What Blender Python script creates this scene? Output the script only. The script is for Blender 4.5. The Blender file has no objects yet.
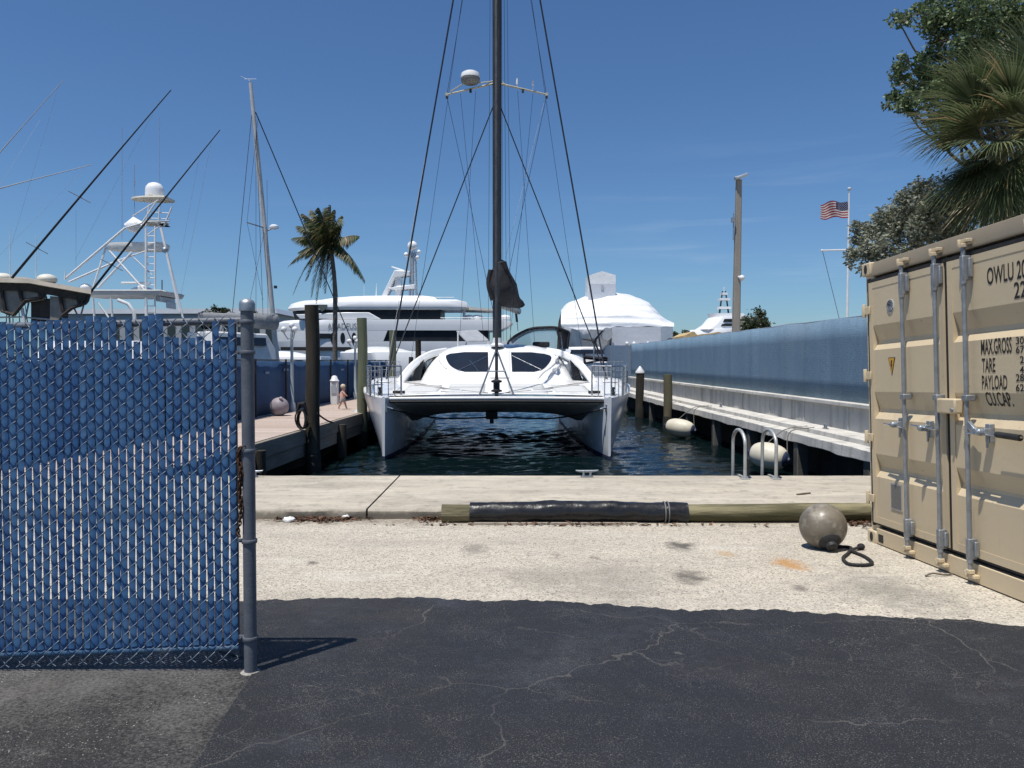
import bpy, bmesh, math, random
from mathutils import Vector, Matrix, noise as mnoise
R = math.radians
PI = math.pi
SC = bpy.context.scene
COL = SC.collection
rng = random.Random(7)

# ------------------------------------------------------------------ camera
CH = 1.70
TH = math.atan((384-361)/769.0)
cam_d = bpy.data.cameras.new('camera')
cam = bpy.data.objects.new('camera', cam_d)
COL.objects.link(cam)
cam.location = (0, 0, CH)
cam.rotation_euler = (PI/2-TH, 0, 0)
cam_d.sensor_width = 36
cam_d.lens = 769/1024*36
cam_d.clip_start = 0.05
cam_d.clip_end = 6000
SC.camera = cam

def ray(px, py):
    a = (px-512)/769.0; b = (384-py)/769.0
    return Vector((a, math.cos(TH)+b*math.sin(TH), -math.sin(TH)+b*math.cos(TH)))
def P(px, py, Y):
    "point at distance Y along the view seen at that picture position"
    d = ray(px, py)
    t = Y/d.y
    return Vector((d.x*t, Y, CH+d.z*t))

# ------------------------------------------------------------------ mesh builder
class MB:
    def __init__(s):
        s.v = []; s.f = []; s.m = []
    def add(s, vs, fs, mi=0):
        o = len(s.v)
        s.v.extend([tuple(v) for v in vs])
        s.f.extend([tuple(i+o for i in f) for f in fs])
        s.m.extend([mi]*len(fs))
    def box(s, c, size, rot=None, mi=0):
        hx, hy, hz = size[0]/2, size[1]/2, size[2]/2
        vs = [Vector((x, y, z)) for z in (-hz, hz) for y in (-hy, hy) for x in (-hx, hx)]
        if rot is not None: vs = [rot @ v for v in vs]
        c = Vector(c)
        s.add([v+c for v in vs], [(0,2,3,1),(4,5,7,6),(0,1,5,4),(2,6,7,3),(0,4,6,2),(1,3,7,5)], mi)
    def box2(s, a, b, mi=0):
        s.box([(a[i]+b[i])/2 for i in range(3)], [abs(b[i]-a[i]) for i in range(3)], None, mi)
    def tube(s, pts, r, n=8, closed=False, caps=True, mi=0, flat=1.0):
        pts = [Vector(p) for p in pts]
        N = len(pts)
        rs = r if isinstance(r, (list, tuple)) else [r]*N
        up = Vector((0, 0, 1))
        vs = []; prev = None
        for i, p in enumerate(pts):
            if closed: t = (pts[(i+1) % N]-pts[i-1])
            elif i == 0: t = pts[1]-p
            elif i == N-1: t = p-pts[i-1]
            else: t = (pts[i+1]-p).normalized()+(p-pts[i-1]).normalized()
            if t.length < 1e-9: t = Vector((0, 0, 1))
            t.normalize()
            if prev is None:
                ref = up if abs(t.z) < .95 else Vector((1, 0, 0))
                a = t.cross(ref).normalized()
            else:
                a = (prev-t*prev.dot(t))
                if a.length < 1e-6: a = t.orthogonal()
                a.normalize()
            prev = a
            b = t.cross(a)
            for k in range(n):
                q = 2*PI*k/n
                vs.append(p+a*math.cos(q)*rs[i]+b*math.sin(q)*rs[i]*flat)
        fs = []
        for i in range(N if closed else N-1):
            j = (i+1) % N
            for k in range(n):
                l = (k+1) % n
                fs.append((i*n+k, i*n+l, j*n+l, j*n+k))
        if caps and not closed:
            fs.append(tuple(range(n-1, -1, -1)))
            fs.append(tuple(range((N-1)*n, N*n)))
        s.add(vs, fs, mi)
    def bar(s, p, q, r, n=8, r2=None, mi=0):
        s.tube([p, q], [r, r if r2 is None else r2], n, mi=mi)
    def lathe(s, prof, base, axis=(0, 0, 1), n=20, mi=0):
        "prof = [(radius, height)]"
        ax = Vector(axis).normalized()
        a = ax.orthogonal().normalized(); b = ax.cross(a)
        base = Vector(base)
        vs = []
        for r, h in prof:
            for k in range(n):
                q = 2*PI*k/n
                vs.append(base+ax*h+(a*math.cos(q)+b*math.sin(q))*max(r, 1e-4))
        fs = []
        for i in range(len(prof)-1):
            for k in range(n):
                l = (k+1) % n
                fs.append((i*n+k, i*n+l, (i+1)*n+l, (i+1)*n+k))
        fs.append(tuple(range(n-1, -1, -1)))
        fs.append(tuple(range((len(prof)-1)*n, len(prof)*n)))
        s.add(vs, fs, mi)
    def sphere(s, c, r, n=16, m=10, mi=0):
        rx, ry, rz = r if isinstance(r, (tuple, list)) else (r, r, r)
        vs = []; fs = []
        for i in range(m+1):
            p = PI*i/m
            for k in range(n):
                q = 2*PI*k/n
                sp = max(math.sin(p), 1e-4)
                vs.append((c[0]+rx*sp*math.cos(q), c[1]+ry*sp*math.sin(q), c[2]-rz*math.cos(p)))
        for i in range(m):
            for k in range(n):
                l = (k+1) % n
                fs.append((i*n+k, i*n+l, (i+1)*n+l, (i+1)*n+k))
        s.add(vs, fs, mi)
    def loft(s, secs, closed=True, caps=True, mi=0):
        n = len(secs[0]); vs = [p for sec in secs for p in sec]; fs = []
        for i in range(len(secs)-1):
            for k in range(n if closed else n-1):
                l = (k+1) % n
                fs.append((i*n+k, i*n+l, (i+1)*n+l, (i+1)*n+k))
        if caps and closed:
            fs.append(tuple(range(n-1, -1, -1)))
            fs.append(tuple(range((len(secs)-1)*n, len(secs)*n)))
        s.add(vs, fs, mi)
    def prism(s, poly, d, mi=0):
        "closed polygon of 3D points extruded by the vector d"
        d = Vector(d)
        s.loft([[Vector(p) for p in poly], [Vector(p)+d for p in poly]], mi=mi)
    def grid(s, rows, mi=0):
        s.loft(rows, closed=False, caps=False, mi=mi)
    def merge(s, o, mi=None):
        k = len(s.v)
        s.v.extend(o.v); s.f.extend([tuple(i+k for i in f) for f in o.f])
        s.m.extend(o.m if mi is None else [mi]*len(o.f))
    def xform(s, M):
        s.v = [tuple(M @ Vector(v)) for v in s.v]; return s
    def build(s, name, mats, parent=None, origin=None, sharp=38, bevel=0, recalc=True, solid=0):
        if not isinstance(mats, (list, tuple)): mats = [mats]
        if parent is not None: org = Vector(ORG[parent.name])
        elif origin is not None: org = Vector(origin)
        else:
            xs = [v[0] for v in s.v]; ys = [v[1] for v in s.v]; zs = [v[2] for v in s.v]
            org = Vector(((min(xs)+max(xs))/2, (min(ys)+max(ys))/2, min(zs)))
        me = bpy.data.meshes.new(name)
        me.from_pydata([(v[0]-org.x, v[1]-org.y, v[2]-org.z) for v in s.v], [], s.f)
        for m in mats: me.materials.append(m)
        me.polygons.foreach_set('material_index', s.m)
        if recalc:
            bm = bmesh.new(); bm.from_mesh(me)
            bmesh.ops.recalc_face_normals(bm, faces=bm.faces)
            bm.to_mesh(me); bm.free()
        me.polygons.foreach_set('use_smooth', [True]*len(me.polygons))
        me.set_sharp_from_angle(angle=R(sharp))
        me.update()
        o = bpy.data.objects.new(name, me)
        COL.objects.link(o)
        if parent is not None:
            o.parent = parent
        else:
            o.location = org
        ORG[o.name] = tuple(org)
        if solid:
            md = o.modifiers.new('thickness', 'SOLIDIFY'); md.thickness = solid; md.offset = 0
        if bevel:
            md = o.modifiers.new('bevel', 'BEVEL'); md.width = bevel; md.segments = 2
            md.limit_method = 'ANGLE'; md.angle_limit = R(35)
        return o
def each(m, name, mats, parent, **k):
    "one object for every connected piece"
    par = list(range(len(m.v)))
    def find(a):
        while par[a] != a: par[a] = par[par[a]]; a = par[a]
        return a
    for f in m.f:
        for i in f[1:]: par[find(i)] = find(f[0])
    groups = {}
    for f in m.f: groups.setdefault(find(f[0]), []).append(f)
    for fs in groups.values():
        ids = sorted({i for f in fs for i in f}); mp = {a: b for b, a in enumerate(ids)}
        q = MB(); q.add([m.v[i] for i in ids], [tuple(mp[i] for i in f) for f in fs]); q.build(name, mats, parent, **k)
ORG = {}
def thing(name, label, cat, loc=(0, 0, 0), group=None):
    o = bpy.data.objects.new(name, None); COL.objects.link(o)
    o.empty_display_size = .2
    o.location = loc; ORG[o.name] = tuple(loc)
    return tag(o, label, cat, group)
def tag(o, label, cat, group=None):
    o['label'] = label; o['category'] = cat
    if group: o['group'] = group
    return o
def struct(o):
    o['kind'] = 'structure'; return o
def copy_tree(o, parent=None):
    c = o.copy(); COL.objects.link(c)
    if parent is not None:
        c.parent = parent
        c.matrix_parent_inverse = o.matrix_parent_inverse.copy()
    for ch in list(o.children): copy_tree(ch, c)
    return c
def rotm(axis, deg): return Matrix.Rotation(R(deg), 3, axis)
def lerp(a, b, t): return a+(b-a)*t
def interp(tab, x):
    if x <= tab[0][0]: return tab[0][1]
    for (a, u), (b, w) in zip(tab, tab[1:]):
        if x <= b: return u+(w-u)*(x-a)/(b-a)
    return tab[-1][1]
def sag(p, q, d, n=12):
    p = Vector(p); q = Vector(q)
    return [p.lerp(q, i/n)-Vector((0, 0, d*4*(i/n)*(1-i/n))) for i in range(n+1)]
def smooth(pts, n=6):
    "Catmull-Rom through the points"
    pts = [Vector(p) for p in pts]
    e = [pts[0]*2-pts[1]]+pts+[pts[-1]*2-pts[-2]]
    out = []
    for i in range(1, len(e)-2):
        a, b, c, d = e[i-1:i+3]
        for k in range(n):
            t = k/n
            out.append(.5*((2*b)+(c-a)*t+(2*a-5*b+4*c-d)*t*t+(3*b-a-3*c+d)*t**3))
    out.append(pts[-1]); return out

# ------------------------------------------------------------------ materials
class NT:
    def __init__(s, name):
        s.mat = bpy.data.materials.new(name); s.mat.use_nodes = True
        s.t = s.mat.node_tree; s.t.nodes.clear()
        s.out = s.n('ShaderNodeOutputMaterial')
        s.b = s.n('ShaderNodeBsdfPrincipled')
        s.l(s.b.outputs[0], s.out.inputs['Surface'])
        s.tc = s.n('ShaderNodeTexCoord').outputs['Object']
    def n(s, t, **k):
        x = s.t.nodes.new(t)
        for a, v in k.items(): setattr(x, a, v)
        return x
    def l(s, a, b): s.t.links.new(a, b)
    def val(s, x, sock):
        if hasattr(x, 'links') or hasattr(x, 'is_output'): s.l(x, sock)
        else: sock.default_value = x
    def mapping(s, scale=(1, 1, 1), rot=(0, 0, 0), loc=(0, 0, 0), src=None):
        m = s.n('ShaderNodeMapping'); s.l(src or s.tc, m.inputs[0])
        m.inputs['Scale'].default_value = scale; m.inputs['Rotation'].default_value = rot
        m.inputs['Location'].default_value = loc
        return m.outputs[0]
    def noise(s, scale, detail=4, rough=.55, vec=None, dist=0):
        x = s.n('ShaderNodeTexNoise'); s.l(vec or s.tc, x.inputs['Vector'])
        x.inputs['Scale'].default_value = scale; x.inputs['Detail'].default_value = detail
        x.inputs['Roughness'].default_value = rough; x.inputs['Distortion'].default_value = dist
        return x.outputs['Fac']
    def voro(s, scale, feature='F1', vec=None, out='Distance'):
        x = s.n('ShaderNodeTexVoronoi', feature=feature); s.l(vec or s.tc, x.inputs['Vector'])
        x.inputs['Scale'].default_value = scale
        return x.outputs[out]
    def ramp(s, fac, a, b, lo=0, hi=1):
        m = s.n('ShaderNodeMapRange'); s.l(fac, m.inputs[0])
        m.inputs[1].default_value = a; m.inputs[2].default_value = b
        m.inputs[3].default_value = lo; m.inputs[4].default_value = hi
        return m.outputs[0]
    def math(s, op, a, b=0):
        m = s.n('ShaderNodeMath', operation=op); s.val(a, m.inputs[0]); s.val(b, m.inputs[1]); return m.outputs[0]
    def mix(s, fac, a, b, mode='MIX'):
        m = s.n('ShaderNodeMix', data_type='RGBA', blend_type=mode)
        s.val(fac, m.inputs['Factor'])
        for x, i in ((a, 6), (b, 7)):
            if isinstance(x, (tuple, list)): m.inputs[i].default_value = (*x[:3], 1)
            else: s.l(x, m.inputs[i])
        return m.outputs[2]
    def base(s, c):
        if isinstance(c, (tuple, list)): s.b.inputs['Base Color'].default_value = (*c[:3], 1)
        else: s.l(c, s.b.inputs['Base Color'])
    def set(s, rough=None, metal=None, spec=None):
        if rough is not None: s.val(rough, s.b.inputs['Roughness'])
        if metal is not None: s.val(metal, s.b.inputs['Metallic'])
        if spec is not None: s.val(spec, s.b.inputs['Specular IOR Level'])
    def bump(s, h, strength=.5, dist=.01):
        b = s.n('ShaderNodeBump'); s.l(h, b.inputs['Height'])
        b.inputs['Strength'].default_value = strength; b.inputs['Distance'].default_value = dist
        s.l(b.outputs[0], s.b.inputs['Normal'])
MATS = {}
def mat(name, c1, c2=None, scale=4, detail=5, rough=.55, metal=0, bump=0, bscale=None, spec=.4, stretch=(1, 1, 1), lo=.35, hi=.68, dirt=None, dscale=1.2, dlo=.5, dhi=.75):
    if name in MATS: return MATS[name]
    t = NT(name)
    v = t.mapping(stretch)
    if c2 is None: c2 = tuple(x*.8 for x in c1)
    c = t.mix(t.ramp(t.noise(scale, detail, .6, v), lo, hi), c1, c2)
    if dirt: c = t.mix(t.ramp(t.noise(dscale, 6, .65, v), dlo, dhi), c, dirt)
    t.base(c)
    rr = t.ramp(t.noise(scale*2.3, 3, .6, v), .3, .7, max(rough-.08, .02), min(rough+.1, 1))
    t.set(rr, metal, spec)
    if bump: t.bump(t.noise(bscale or scale*6, 4, .6, v), .6, bump)
    MATS[name] = t.mat
    return t.mat

white_gel = mat('white_gelcoat', (.80, .80, .78), (.72, .72, .71), 1.5, rough=.22, spec=.5)
hull_grey = mat('hull_gelcoat', (.74, .75, .76), (.66, .68, .70), .8, rough=.2, spec=.5, dirt=(.40, .42, .42), dscale=.6, dlo=.55, dhi=.85)
white_paint = mat('white_paint', (.74, .74, .73), (.64, .64, .63), 3, rough=.4)
far_white = mat('yacht_white', (.78, .79, .80), (.72, .73, .75), .3, rough=.3)
far_grey = mat('yacht_grey', (.42, .45, .49), (.36, .39, .43), .3, rough=.35)
far_glass = mat('tinted_far_glass', (.014, .017, .022), (.022, .026, .032), .5, rough=.45, spec=.15)
glass_dark = mat('dark_glass', (.010, .013, .018), (.018, .022, .03), .7, rough=.08, spec=.7)
black_rub = mat('black_rubber', (.016, .016, .017), (.03, .03, .03), 12, rough=.6, bump=.003)
black_sheet = mat('black_sheeting', (.012, .012, .013), (.022, .022, .024), 6, rough=.3, bump=.012, bscale=9)
black_cloth = mat('black_canvas', (.012, .012, .015), (.022, .022, .026), 5, rough=.8, bump=.01, bscale=14)
steel = mat('stainless_steel', (.62, .62, .62), (.45, .46, .47), 9, rough=.28, metal=1)
galv = mat('galvanised_steel', (.38, .41, .44), (.24, .27, .30), 22, rough=.5, metal=.75)
alu = mat('weathered_aluminium', (.50, .51, .50), (.38, .39, .38), 8, rough=.5, metal=.5)
wire_m = mat('rigging_wire', (.05, .055, .065), (.03, .03, .035), 5, rough=.4, metal=.5)
carbon = mat('carbon_mast', (.018, .019, .021), (.045, .047, .05), 9, rough=.45, stretch=(1, 1, .12), bump=.006)
rope_black = mat('black_rope', (.012, .012, .013), (.03, .03, .03), 60, rough=.85, bump=.004)
rope_grey = mat('grey_rope', (.22, .21, .19), (.12, .11, .10), 40, rough=.9, bump=.004)
rust = mat('rusty_chain_steel', (.10, .045, .022), (.035, .02, .014), 30, rough=.85, metal=.3, bump=.003)
pile_dark = mat('dark_creosote_timber', (.045, .038, .026), (.02, .018, .014), 6, rough=.85, stretch=(1, 1, .15), bump=.02, dirt=(.10, .095, .07), dscale=2)
pile_green = mat('green_treated_timber', (.13, .145, .085), (.07, .08, .05), 5, rough=.85, stretch=(1, 1, .12), bump=.015, dirt=(.2, .2, .15), dscale=2)
teal_paint = mat('gate_rail_paint', (.045, .105, .19), (.03, .08, .15), 9, rough=.5, dirt=(.16, .2, .24), dscale=5, dlo=.55)
post_paint = mat('post_paint', (.125, .138, .158), (.09, .10, .12), 10, rough=.5, dirt=(.05, .055, .06), dscale=7, dlo=.58, dhi=.8, bump=.002)

def m_slat():
    t = NT('privacy_slat_plastic')
    g = t.n('ShaderNodeNewGeometry')
    c = t.mix(g.outputs['Random Per Island'], (.019, .074, .198), (.042, .122, .258))
    c = t.mix(t.ramp(t.noise(3, 6, .6, t.mapping((8, 1, 1))), .45, .8), c, (.07, .14, .25))
    c = t.mix(t.ramp(t.noise(26, 4, .7), .62, .8), c, (.11, .15, .20))
    t.base(c); t.set(.48, 0, .4)
    t.bump(t.noise(60, 2, .5, t.mapping((3, 1, .1))), .3, .002)
    return t.mat
slat_m = m_slat()
def m_mesh(name, ca, cb, pitch):
    "woven wind-screen cloth with a small diamond weave"
    t = NT(name)
    v = t.n('ShaderNodeSeparateXYZ'); t.l(t.tc, v.inputs[0])
    run = t.math('ADD', v.outputs[0], v.outputs[1])
    a = t.math('SINE', t.math('MULTIPLY', t.math('ADD', run, v.outputs[2]), 2*PI/pitch))
    b = t.math('SINE', t.math('MULTIPLY', t.math('SUBTRACT', run, v.outputs[2]), 2*PI/pitch))
    w = t.math('MULTIPLY', a, b)
    c = t.mix(t.ramp(t.noise(.7, 6, .6, t.mapping((1, 1, .25))), .35, .7), ca, cb)
    c = t.mix(t.ramp(t.noise(1.0, 5, .6, t.mapping((1, 1.6, .05))), .42, .7, 0, .5), c, tuple(x*.72 for x in ca))  # shade of folds and posts put into the cloth colour as vertical streaks
    c = t.mix(t.ramp(t.noise(.5, 6, .65, t.mapping((1, .6, 1.5), loc=(3, 1, 2))), .52, .75, 0, .5), c, tuple(x*.6+.12 for x in cb))
    c = t.mix(t.ramp(t.noise(22, 2, .5, t.mapping((1, 1, 1.6))), .38, .62, 0, .4), c, tuple(x*.45 for x in ca))
    c2 = t.mix(t.ramp(w, .1, .8, 0, .15), c, (.01, .015, .03))
    t.base(c2); t.set(.75, 0, .25)
    t.bump(t.noise(3, 4, .6, t.mapping((1, 1, .2))), .4, .03)
    return t.mat
fence_right_m = m_mesh('blue_grey_windscreen', (.155, .245, .335), (.19, .29, .385), .11)
fence_left_m = m_mesh('deep_blue_windscreen', (.026, .075, .175), (.04, .10, .21), .10)

def stains(t, c, lst):
    for (x, y, r, col, amt) in lst:
        d = t.n('ShaderNodeVectorMath', operation='DISTANCE')
        w = t.n('ShaderNodeVectorMath', operation='ADD')
        nz = t.n('ShaderNodeTexNoise'); nz.inputs['Scale'].default_value = 7; nz.inputs['Detail'].default_value = 5
        t.l(t.tc, nz.inputs['Vector'])
        sc = t.n('ShaderNodeVectorMath', operation='SCALE'); t.l(nz.outputs['Color'], sc.inputs[0]); sc.inputs['Scale'].default_value = r*1.6
        mp = t.mapping((1, .6, 0))
        t.l(mp, w.inputs[0]); t.l(sc.outputs[0], w.inputs[1])
        t.l(w.outputs[0], d.inputs[0]); d.inputs[1].default_value = (x+r*.8, y*.6+r*.8, r*.8)
        f = t.ramp(d.outputs['Value'], r*.25, r, amt, 0)
        c = t.mix(f, c, col)
    return c
G0 = .2587; GS = .0335          # the yard falls a little towards the water
def gz(y): return G0-GS*max(y, 2.3)
def gp(px, py, h=0):
    d = ray(px, py); k = d.z/d.y
    Y = (CH-G0)/(-k-GS)
    return d.x/d.y*Y, Y

def m_apron():
    t = NT('pale_worn_asphalt')
    peb = t.voro(95, 'F1', None, 'Color')
    sep = t.n('ShaderNodeSeparateColor'); t.l(peb, sep.inputs[0])
    c = t.mix(sep.outputs[0], (.40, .36, .29), (.63, .575, .475))
    c = t.mix(t.ramp(sep.outputs[1], .84, .92, 0, .8), c, (.13, .115, .10))
    c = t.mix(t.ramp(t.noise(30, 5, .7), .52, .74, 0, .8), c, (.25, .22, .18))
    c = t.mix(t.ramp(t.noise(7, 6, .7, t.mapping((.6, 1, 1))), .5, .78, 0, .6), c, (.27, .24, .20))
    c = t.mix(t.ramp(t.noise(1.1, 6, .62, t.mapping((.45, 1.2, 1))), .45, .78, 0, .5), c, (.27, .245, .21))
    c = t.mix(t.ramp(t.noise(2.2, 6, .65, t.mapping((.3, 1, 1), loc=(5, 3, 0))), .55, .8, 0, .5), c, (.62, .59, .53))
    nz = t.n('ShaderNodeTexNoise'); nz.inputs['Scale'].default_value = 2.2; nz.inputs['Detail'].default_value = 7
    t.l(t.tc, nz.inputs['Vector'])
    ad = t.n('ShaderNodeVectorMath', operation='ADD'); sc = t.n('ShaderNodeVectorMath', operation='SCALE')
    t.l(nz.outputs['Color'], sc.inputs[0]); sc.inputs['Scale'].default_value = .9
    t.l(t.tc, ad.inputs[0]); t.l(sc.outputs[0], ad.inputs[1])
    cr = t.voro(.42, 'DISTANCE_TO_EDGE', ad.outputs[0])
    mk = t.ramp(t.noise(.8, 4, .6, t.mapping(loc=(4, 7, 0))), .5, .62)
    c = t.mix(t.math('MULTIPLY', t.ramp(cr, .001, .006, .6, 0), mk), c, (.08, .07, .06))
    L = []
    for (px, py, r, col, a) in ((682, 546, .16, (.05, .048, .045), .8), (688, 576, .17, (.06, .055, .05), .75),
            (790, 564, .17, (.42, .20, .04), .75), (727, 554, .10, (.40, .24, .10), .5), (800, 588, .08, (.06, .05, .05), .6),
            (476, 549, .16, (.12, .11, .10), .55), (312, 563, .06, (.06, .05, .05), .7), (540, 578, .3, (.16, .15, .13), .4),
            (610, 583, .5, (.18, .165, .15), .4), (890, 590, .5, (.16, .15, .13), .5)):
        x, y = gp(px, py, 1.62); L.append((x, y, r, col, a))
    c = stains(t, c, L)
    # damp brown band where leaves rot against the slab
    v = t.n('ShaderNodeSeparateXYZ'); t.l(t.tc, v.inputs[0])
    band = t.math('ADD', v.outputs[1], t.ramp(t.noise(5, 5, .7), .3, .7, -.25, .25))
    c = t.mix(t.ramp(band, 7.85, 8.35, 0, .65), c, (.12, .085, .06))
    t.base(c); t.set(.92, 0, .2)
    t.bump(t.math('ADD', t.voro(95), t.noise(30, 4, .6)), .8, .006)
    return t.mat
def m_seal(name, base, pale, wlo, whi, crk):
    t = NT(name)
    c = t.mix(t.noise(3, 5, .6), base, tuple(x*1.45 for x in base))
    c = t.mix(t.ramp(t.noise(140, 2, .6), .58, .72), c, tuple(x*2.3 for x in base))
    wear = t.math('ADD', t.math('MULTIPLY', t.noise(.55, 5, .65), .75), t.math('MULTIPLY', t.noise(60, 3, .7), .40))
    c = t.mix(t.ramp(wear, wlo, whi), c, pale)
    dm = t.ramp(t.noise(.7, 5, .7, t.mapping(loc=(2, 6, 0))), .42, .66, .78, .61)
    dots = t.ramp(t.math('SUBTRACT', t.noise(85, 2, .6), dm), 0, .05)
    c = t.mix(dots, c, tuple(min(1, x*2.4) for x in pale))
    br = t.ramp(t.noise(.9, 6, .7, t.mapping(loc=(7, 1, 0))), .52, .68, 0, .75)
    c = t.mix(br, c, tuple(x*k for x, k in zip(base, (2.6, 2.2, 1.9))))
    nz = t.n('ShaderNodeTexNoise'); nz.inputs['Scale'].default_value = 3.5; nz.inputs['Detail'].default_value = 6
    t.l(t.tc, nz.inputs['Vector'])
    ad = t.n('ShaderNodeVectorMath', operation='ADD'); sc = t.n('ShaderNodeVectorMath', operation='SCALE')
    t.l(nz.outputs['Color'], sc.inputs[0]); sc.inputs['Scale'].default_value = .35
    t.l(t.tc, ad.inputs[0]); t.l(sc.outputs[0], ad.inputs[1])
    cr = t.voro(.8, 'DISTANCE_TO_EDGE', ad.outputs[0])
    mask = t.ramp(t.noise(.9, 4, .6, t.mapping(loc=(9, 2, 0))), .43, .56)
    f = t.math('MULTIPLY', t.ramp(cr, .001, .006, crk*1.3, 0), mask)
    c = t.mix(f, c, (.16, .15, .13))
    cr2 = t.voro(2.4, 'DISTANCE_TO_EDGE', ad.outputs[0])
    mk2 = t.ramp(t.noise(.7, 5, .65, t.mapping(loc=(1, 12, 0))), .47, .6)
    c = t.mix(t.math('MULTIPLY', t.ramp(cr2, .001, .010, min(1, crk*1.5), 0), mk2), c, (.11, .105, .095))
    pt = t.ramp(t.noise(1.3, 7, .75, t.mapping(loc=(11, 3, 0))), .54, .70, 0, .7)
    c = t.mix(pt, c, t.mix(t.noise(110, 3, .7), tuple(x*1.2 for x in base), tuple(min(1, x*5.5) for x in base)))
    gr = t.ramp(t.math('SUBTRACT', t.noise(170, 2, .6), t.ramp(t.noise(3, 5, .7, t.mapping(loc=(5, 5, 5))), .35, .7, .645, .54)), 0, .06, 0, .85)
    c = t.mix(gr, c, (.11, .105, .098))
    t.base(c); t.set(t.ramp(t.noise(2, 4, .6), .3, .7, .62, .85), 0, .35)
    t.bump(t.math('ADD', t.voro(120), t.noise(40, 3, .6)), .6, .004)
    return t.mat
def m_slab():
    t = NT('worn_concrete')
    c = t.mix(t.ramp(t.noise(1.4, 6, .65, t.mapping((.35, 1.3, 1))), .35, .7), (.51, .46, .37), (.36, .325, .265))
    c = t.mix(t.ramp(t.noise(5, 6, .7, t.mapping((.25, 1, 1))), .5, .75, 0, .7), c, (.64, .585, .485))
    c = t.mix(t.ramp(t.noise(45, 4, .7), .55, .75, 0, .8), c, (.22, .20, .18))
    c = t.mix(t.ramp(t.noise(2.6, 7, .7, t.mapping((.2, 1, 1), loc=(3, 8, 1))), .55, .72, 0, .65), c, (.22, .20, .17))
    c = t.mix(t.ramp(t.noise(9, 7, .75, t.mapping((.3, 1, 1), loc=(6, 2, 4))), .54, .68, 0, .6), c, (.25, .225, .19))
    c = t.mix(t.ramp(t.noise(.9, 5, .7, t.mapping((.6, 2, 1), loc=(1, 9, 4))), .45, .7, 0, .45), c, (.30, .265, .215))
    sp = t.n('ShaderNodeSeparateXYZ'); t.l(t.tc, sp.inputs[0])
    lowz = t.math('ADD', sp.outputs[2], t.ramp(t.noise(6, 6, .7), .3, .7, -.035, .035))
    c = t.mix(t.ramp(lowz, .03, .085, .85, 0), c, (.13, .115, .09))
    t.base(c); t.set(.9, 0, .2)
    t.bump(t.noise(35, 5, .65), .6, .006)
    return t.mat
def m_wallc(name, a, b, streak):
    t = NT(name)
    c = t.mix(t.ramp(t.noise(1.6, 6, .65), .35, .7), a, b)
    c = t.mix(t.ramp(t.noise(3.2, 5, .6, t.mapping((1, 1, .10))), .5, .72, 0, .75), c, streak)
    c = t.mix(t.ramp(t.noise(12, 6, .7), .58, .75, 0, .6), c, tuple(x*.5 for x in b))
    t.base(c); t.set(.9, 0, .2); t.bump(t.noise(18, 5, .65), .6, .012)
    return t.mat
def m_water():
    t = NT('harbour_water')
    t.base((.002, .007, .008)); t.set(.06, 0, .34)
    t.b.inputs['IOR'].default_value = 1.33
    a = t.noise(2.3, 4, .6, t.mapping((.45, 1.1, 1)), .6)
    b = t.noise(9, 3, .6, t.mapping((.5, 1.1, 1)), .4)
    h = t.math('ADD', a, t.math('MULTIPLY', b, .35))
    t.bump(h, .8, .03)
    return t.mat
def m_planks():
    t = NT('dock_planks')
    v = t.n('ShaderNodeSeparateXYZ'); t.l(t.tc, v.inputs[0])
    k = t.math('FRACT', t.math('MULTIPLY', v.outputs[1], 1/.145))
    idn = t.math('FLOOR', t.math('MULTIPLY', v.outputs[1], 1/.145))
    wn = t.n('ShaderNodeTexWhiteNoise', noise_dimensions='1D'); t.l(idn, wn.inputs['W'])
    c = t.mix(wn.outputs['Value'], (.40, .31, .26), (.54, .46, .40))
    c = t.mix(t.ramp(t.noise(6, 5, .6, t.mapping((1, 6, 1))), .5, .8, 0, .6), c, (.28, .22, .18))
    gap = t.math('LESS_THAN', k, .09)
    c = t.mix(gap, c, (.05, .04, .035))
    t.base(c); t.set(.85, 0, .2); t.bump(t.math('MULTIPLY', gap, -1), .6, .01)
    return t.mat
def m_leaf(name, a, b, c_dead=None, dead=.0, trans=.3):
    t = NT(name)
    g = t.n('ShaderNodeNewGeometry').outputs['Random Per Island']
    c = t.mix(g, a, b)
    if c_dead: c = t.mix(t.math('GREATER_THAN', g, 1-dead), c, c_dead)
    t.base(c); t.set(.5, 0, .35)
    tr = t.n('ShaderNodeBsdfTranslucent'); t.l(c, tr.inputs[0])
    mx = t.n('ShaderNodeMixShader'); mx.inputs[0].default_value = trans
    t.l(t.b.outputs[0], mx.inputs[1]); t.l(tr.outputs[0], mx.inputs[2]); t.l(mx.outputs[0], t.out.inputs['Surface'])
    return t.mat
bark = mat('bark', (.16, .13, .10), (.08, .065, .05), 8, rough=.9, stretch=(1, 1, .3), bump=.03)
palm_bark = mat('palm_bark', (.17, .15, .125), (.09, .08, .065), 5, rough=.9, stretch=(.4, .4, 3), bump=.03)
tan_paint = mat('container_paint', (.60, .49, .325), (.56, .455, .30), 1.4, rough=.42, spec=.4, dirt=(.38, .30, .20), dscale=2.2, dlo=.58, dhi=.85, bump=.003, bscale=9)
dark_gasket = mat('door_gasket', (.014, .014, .014), (.03, .028, .026), 8, rough=.7)
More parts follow.
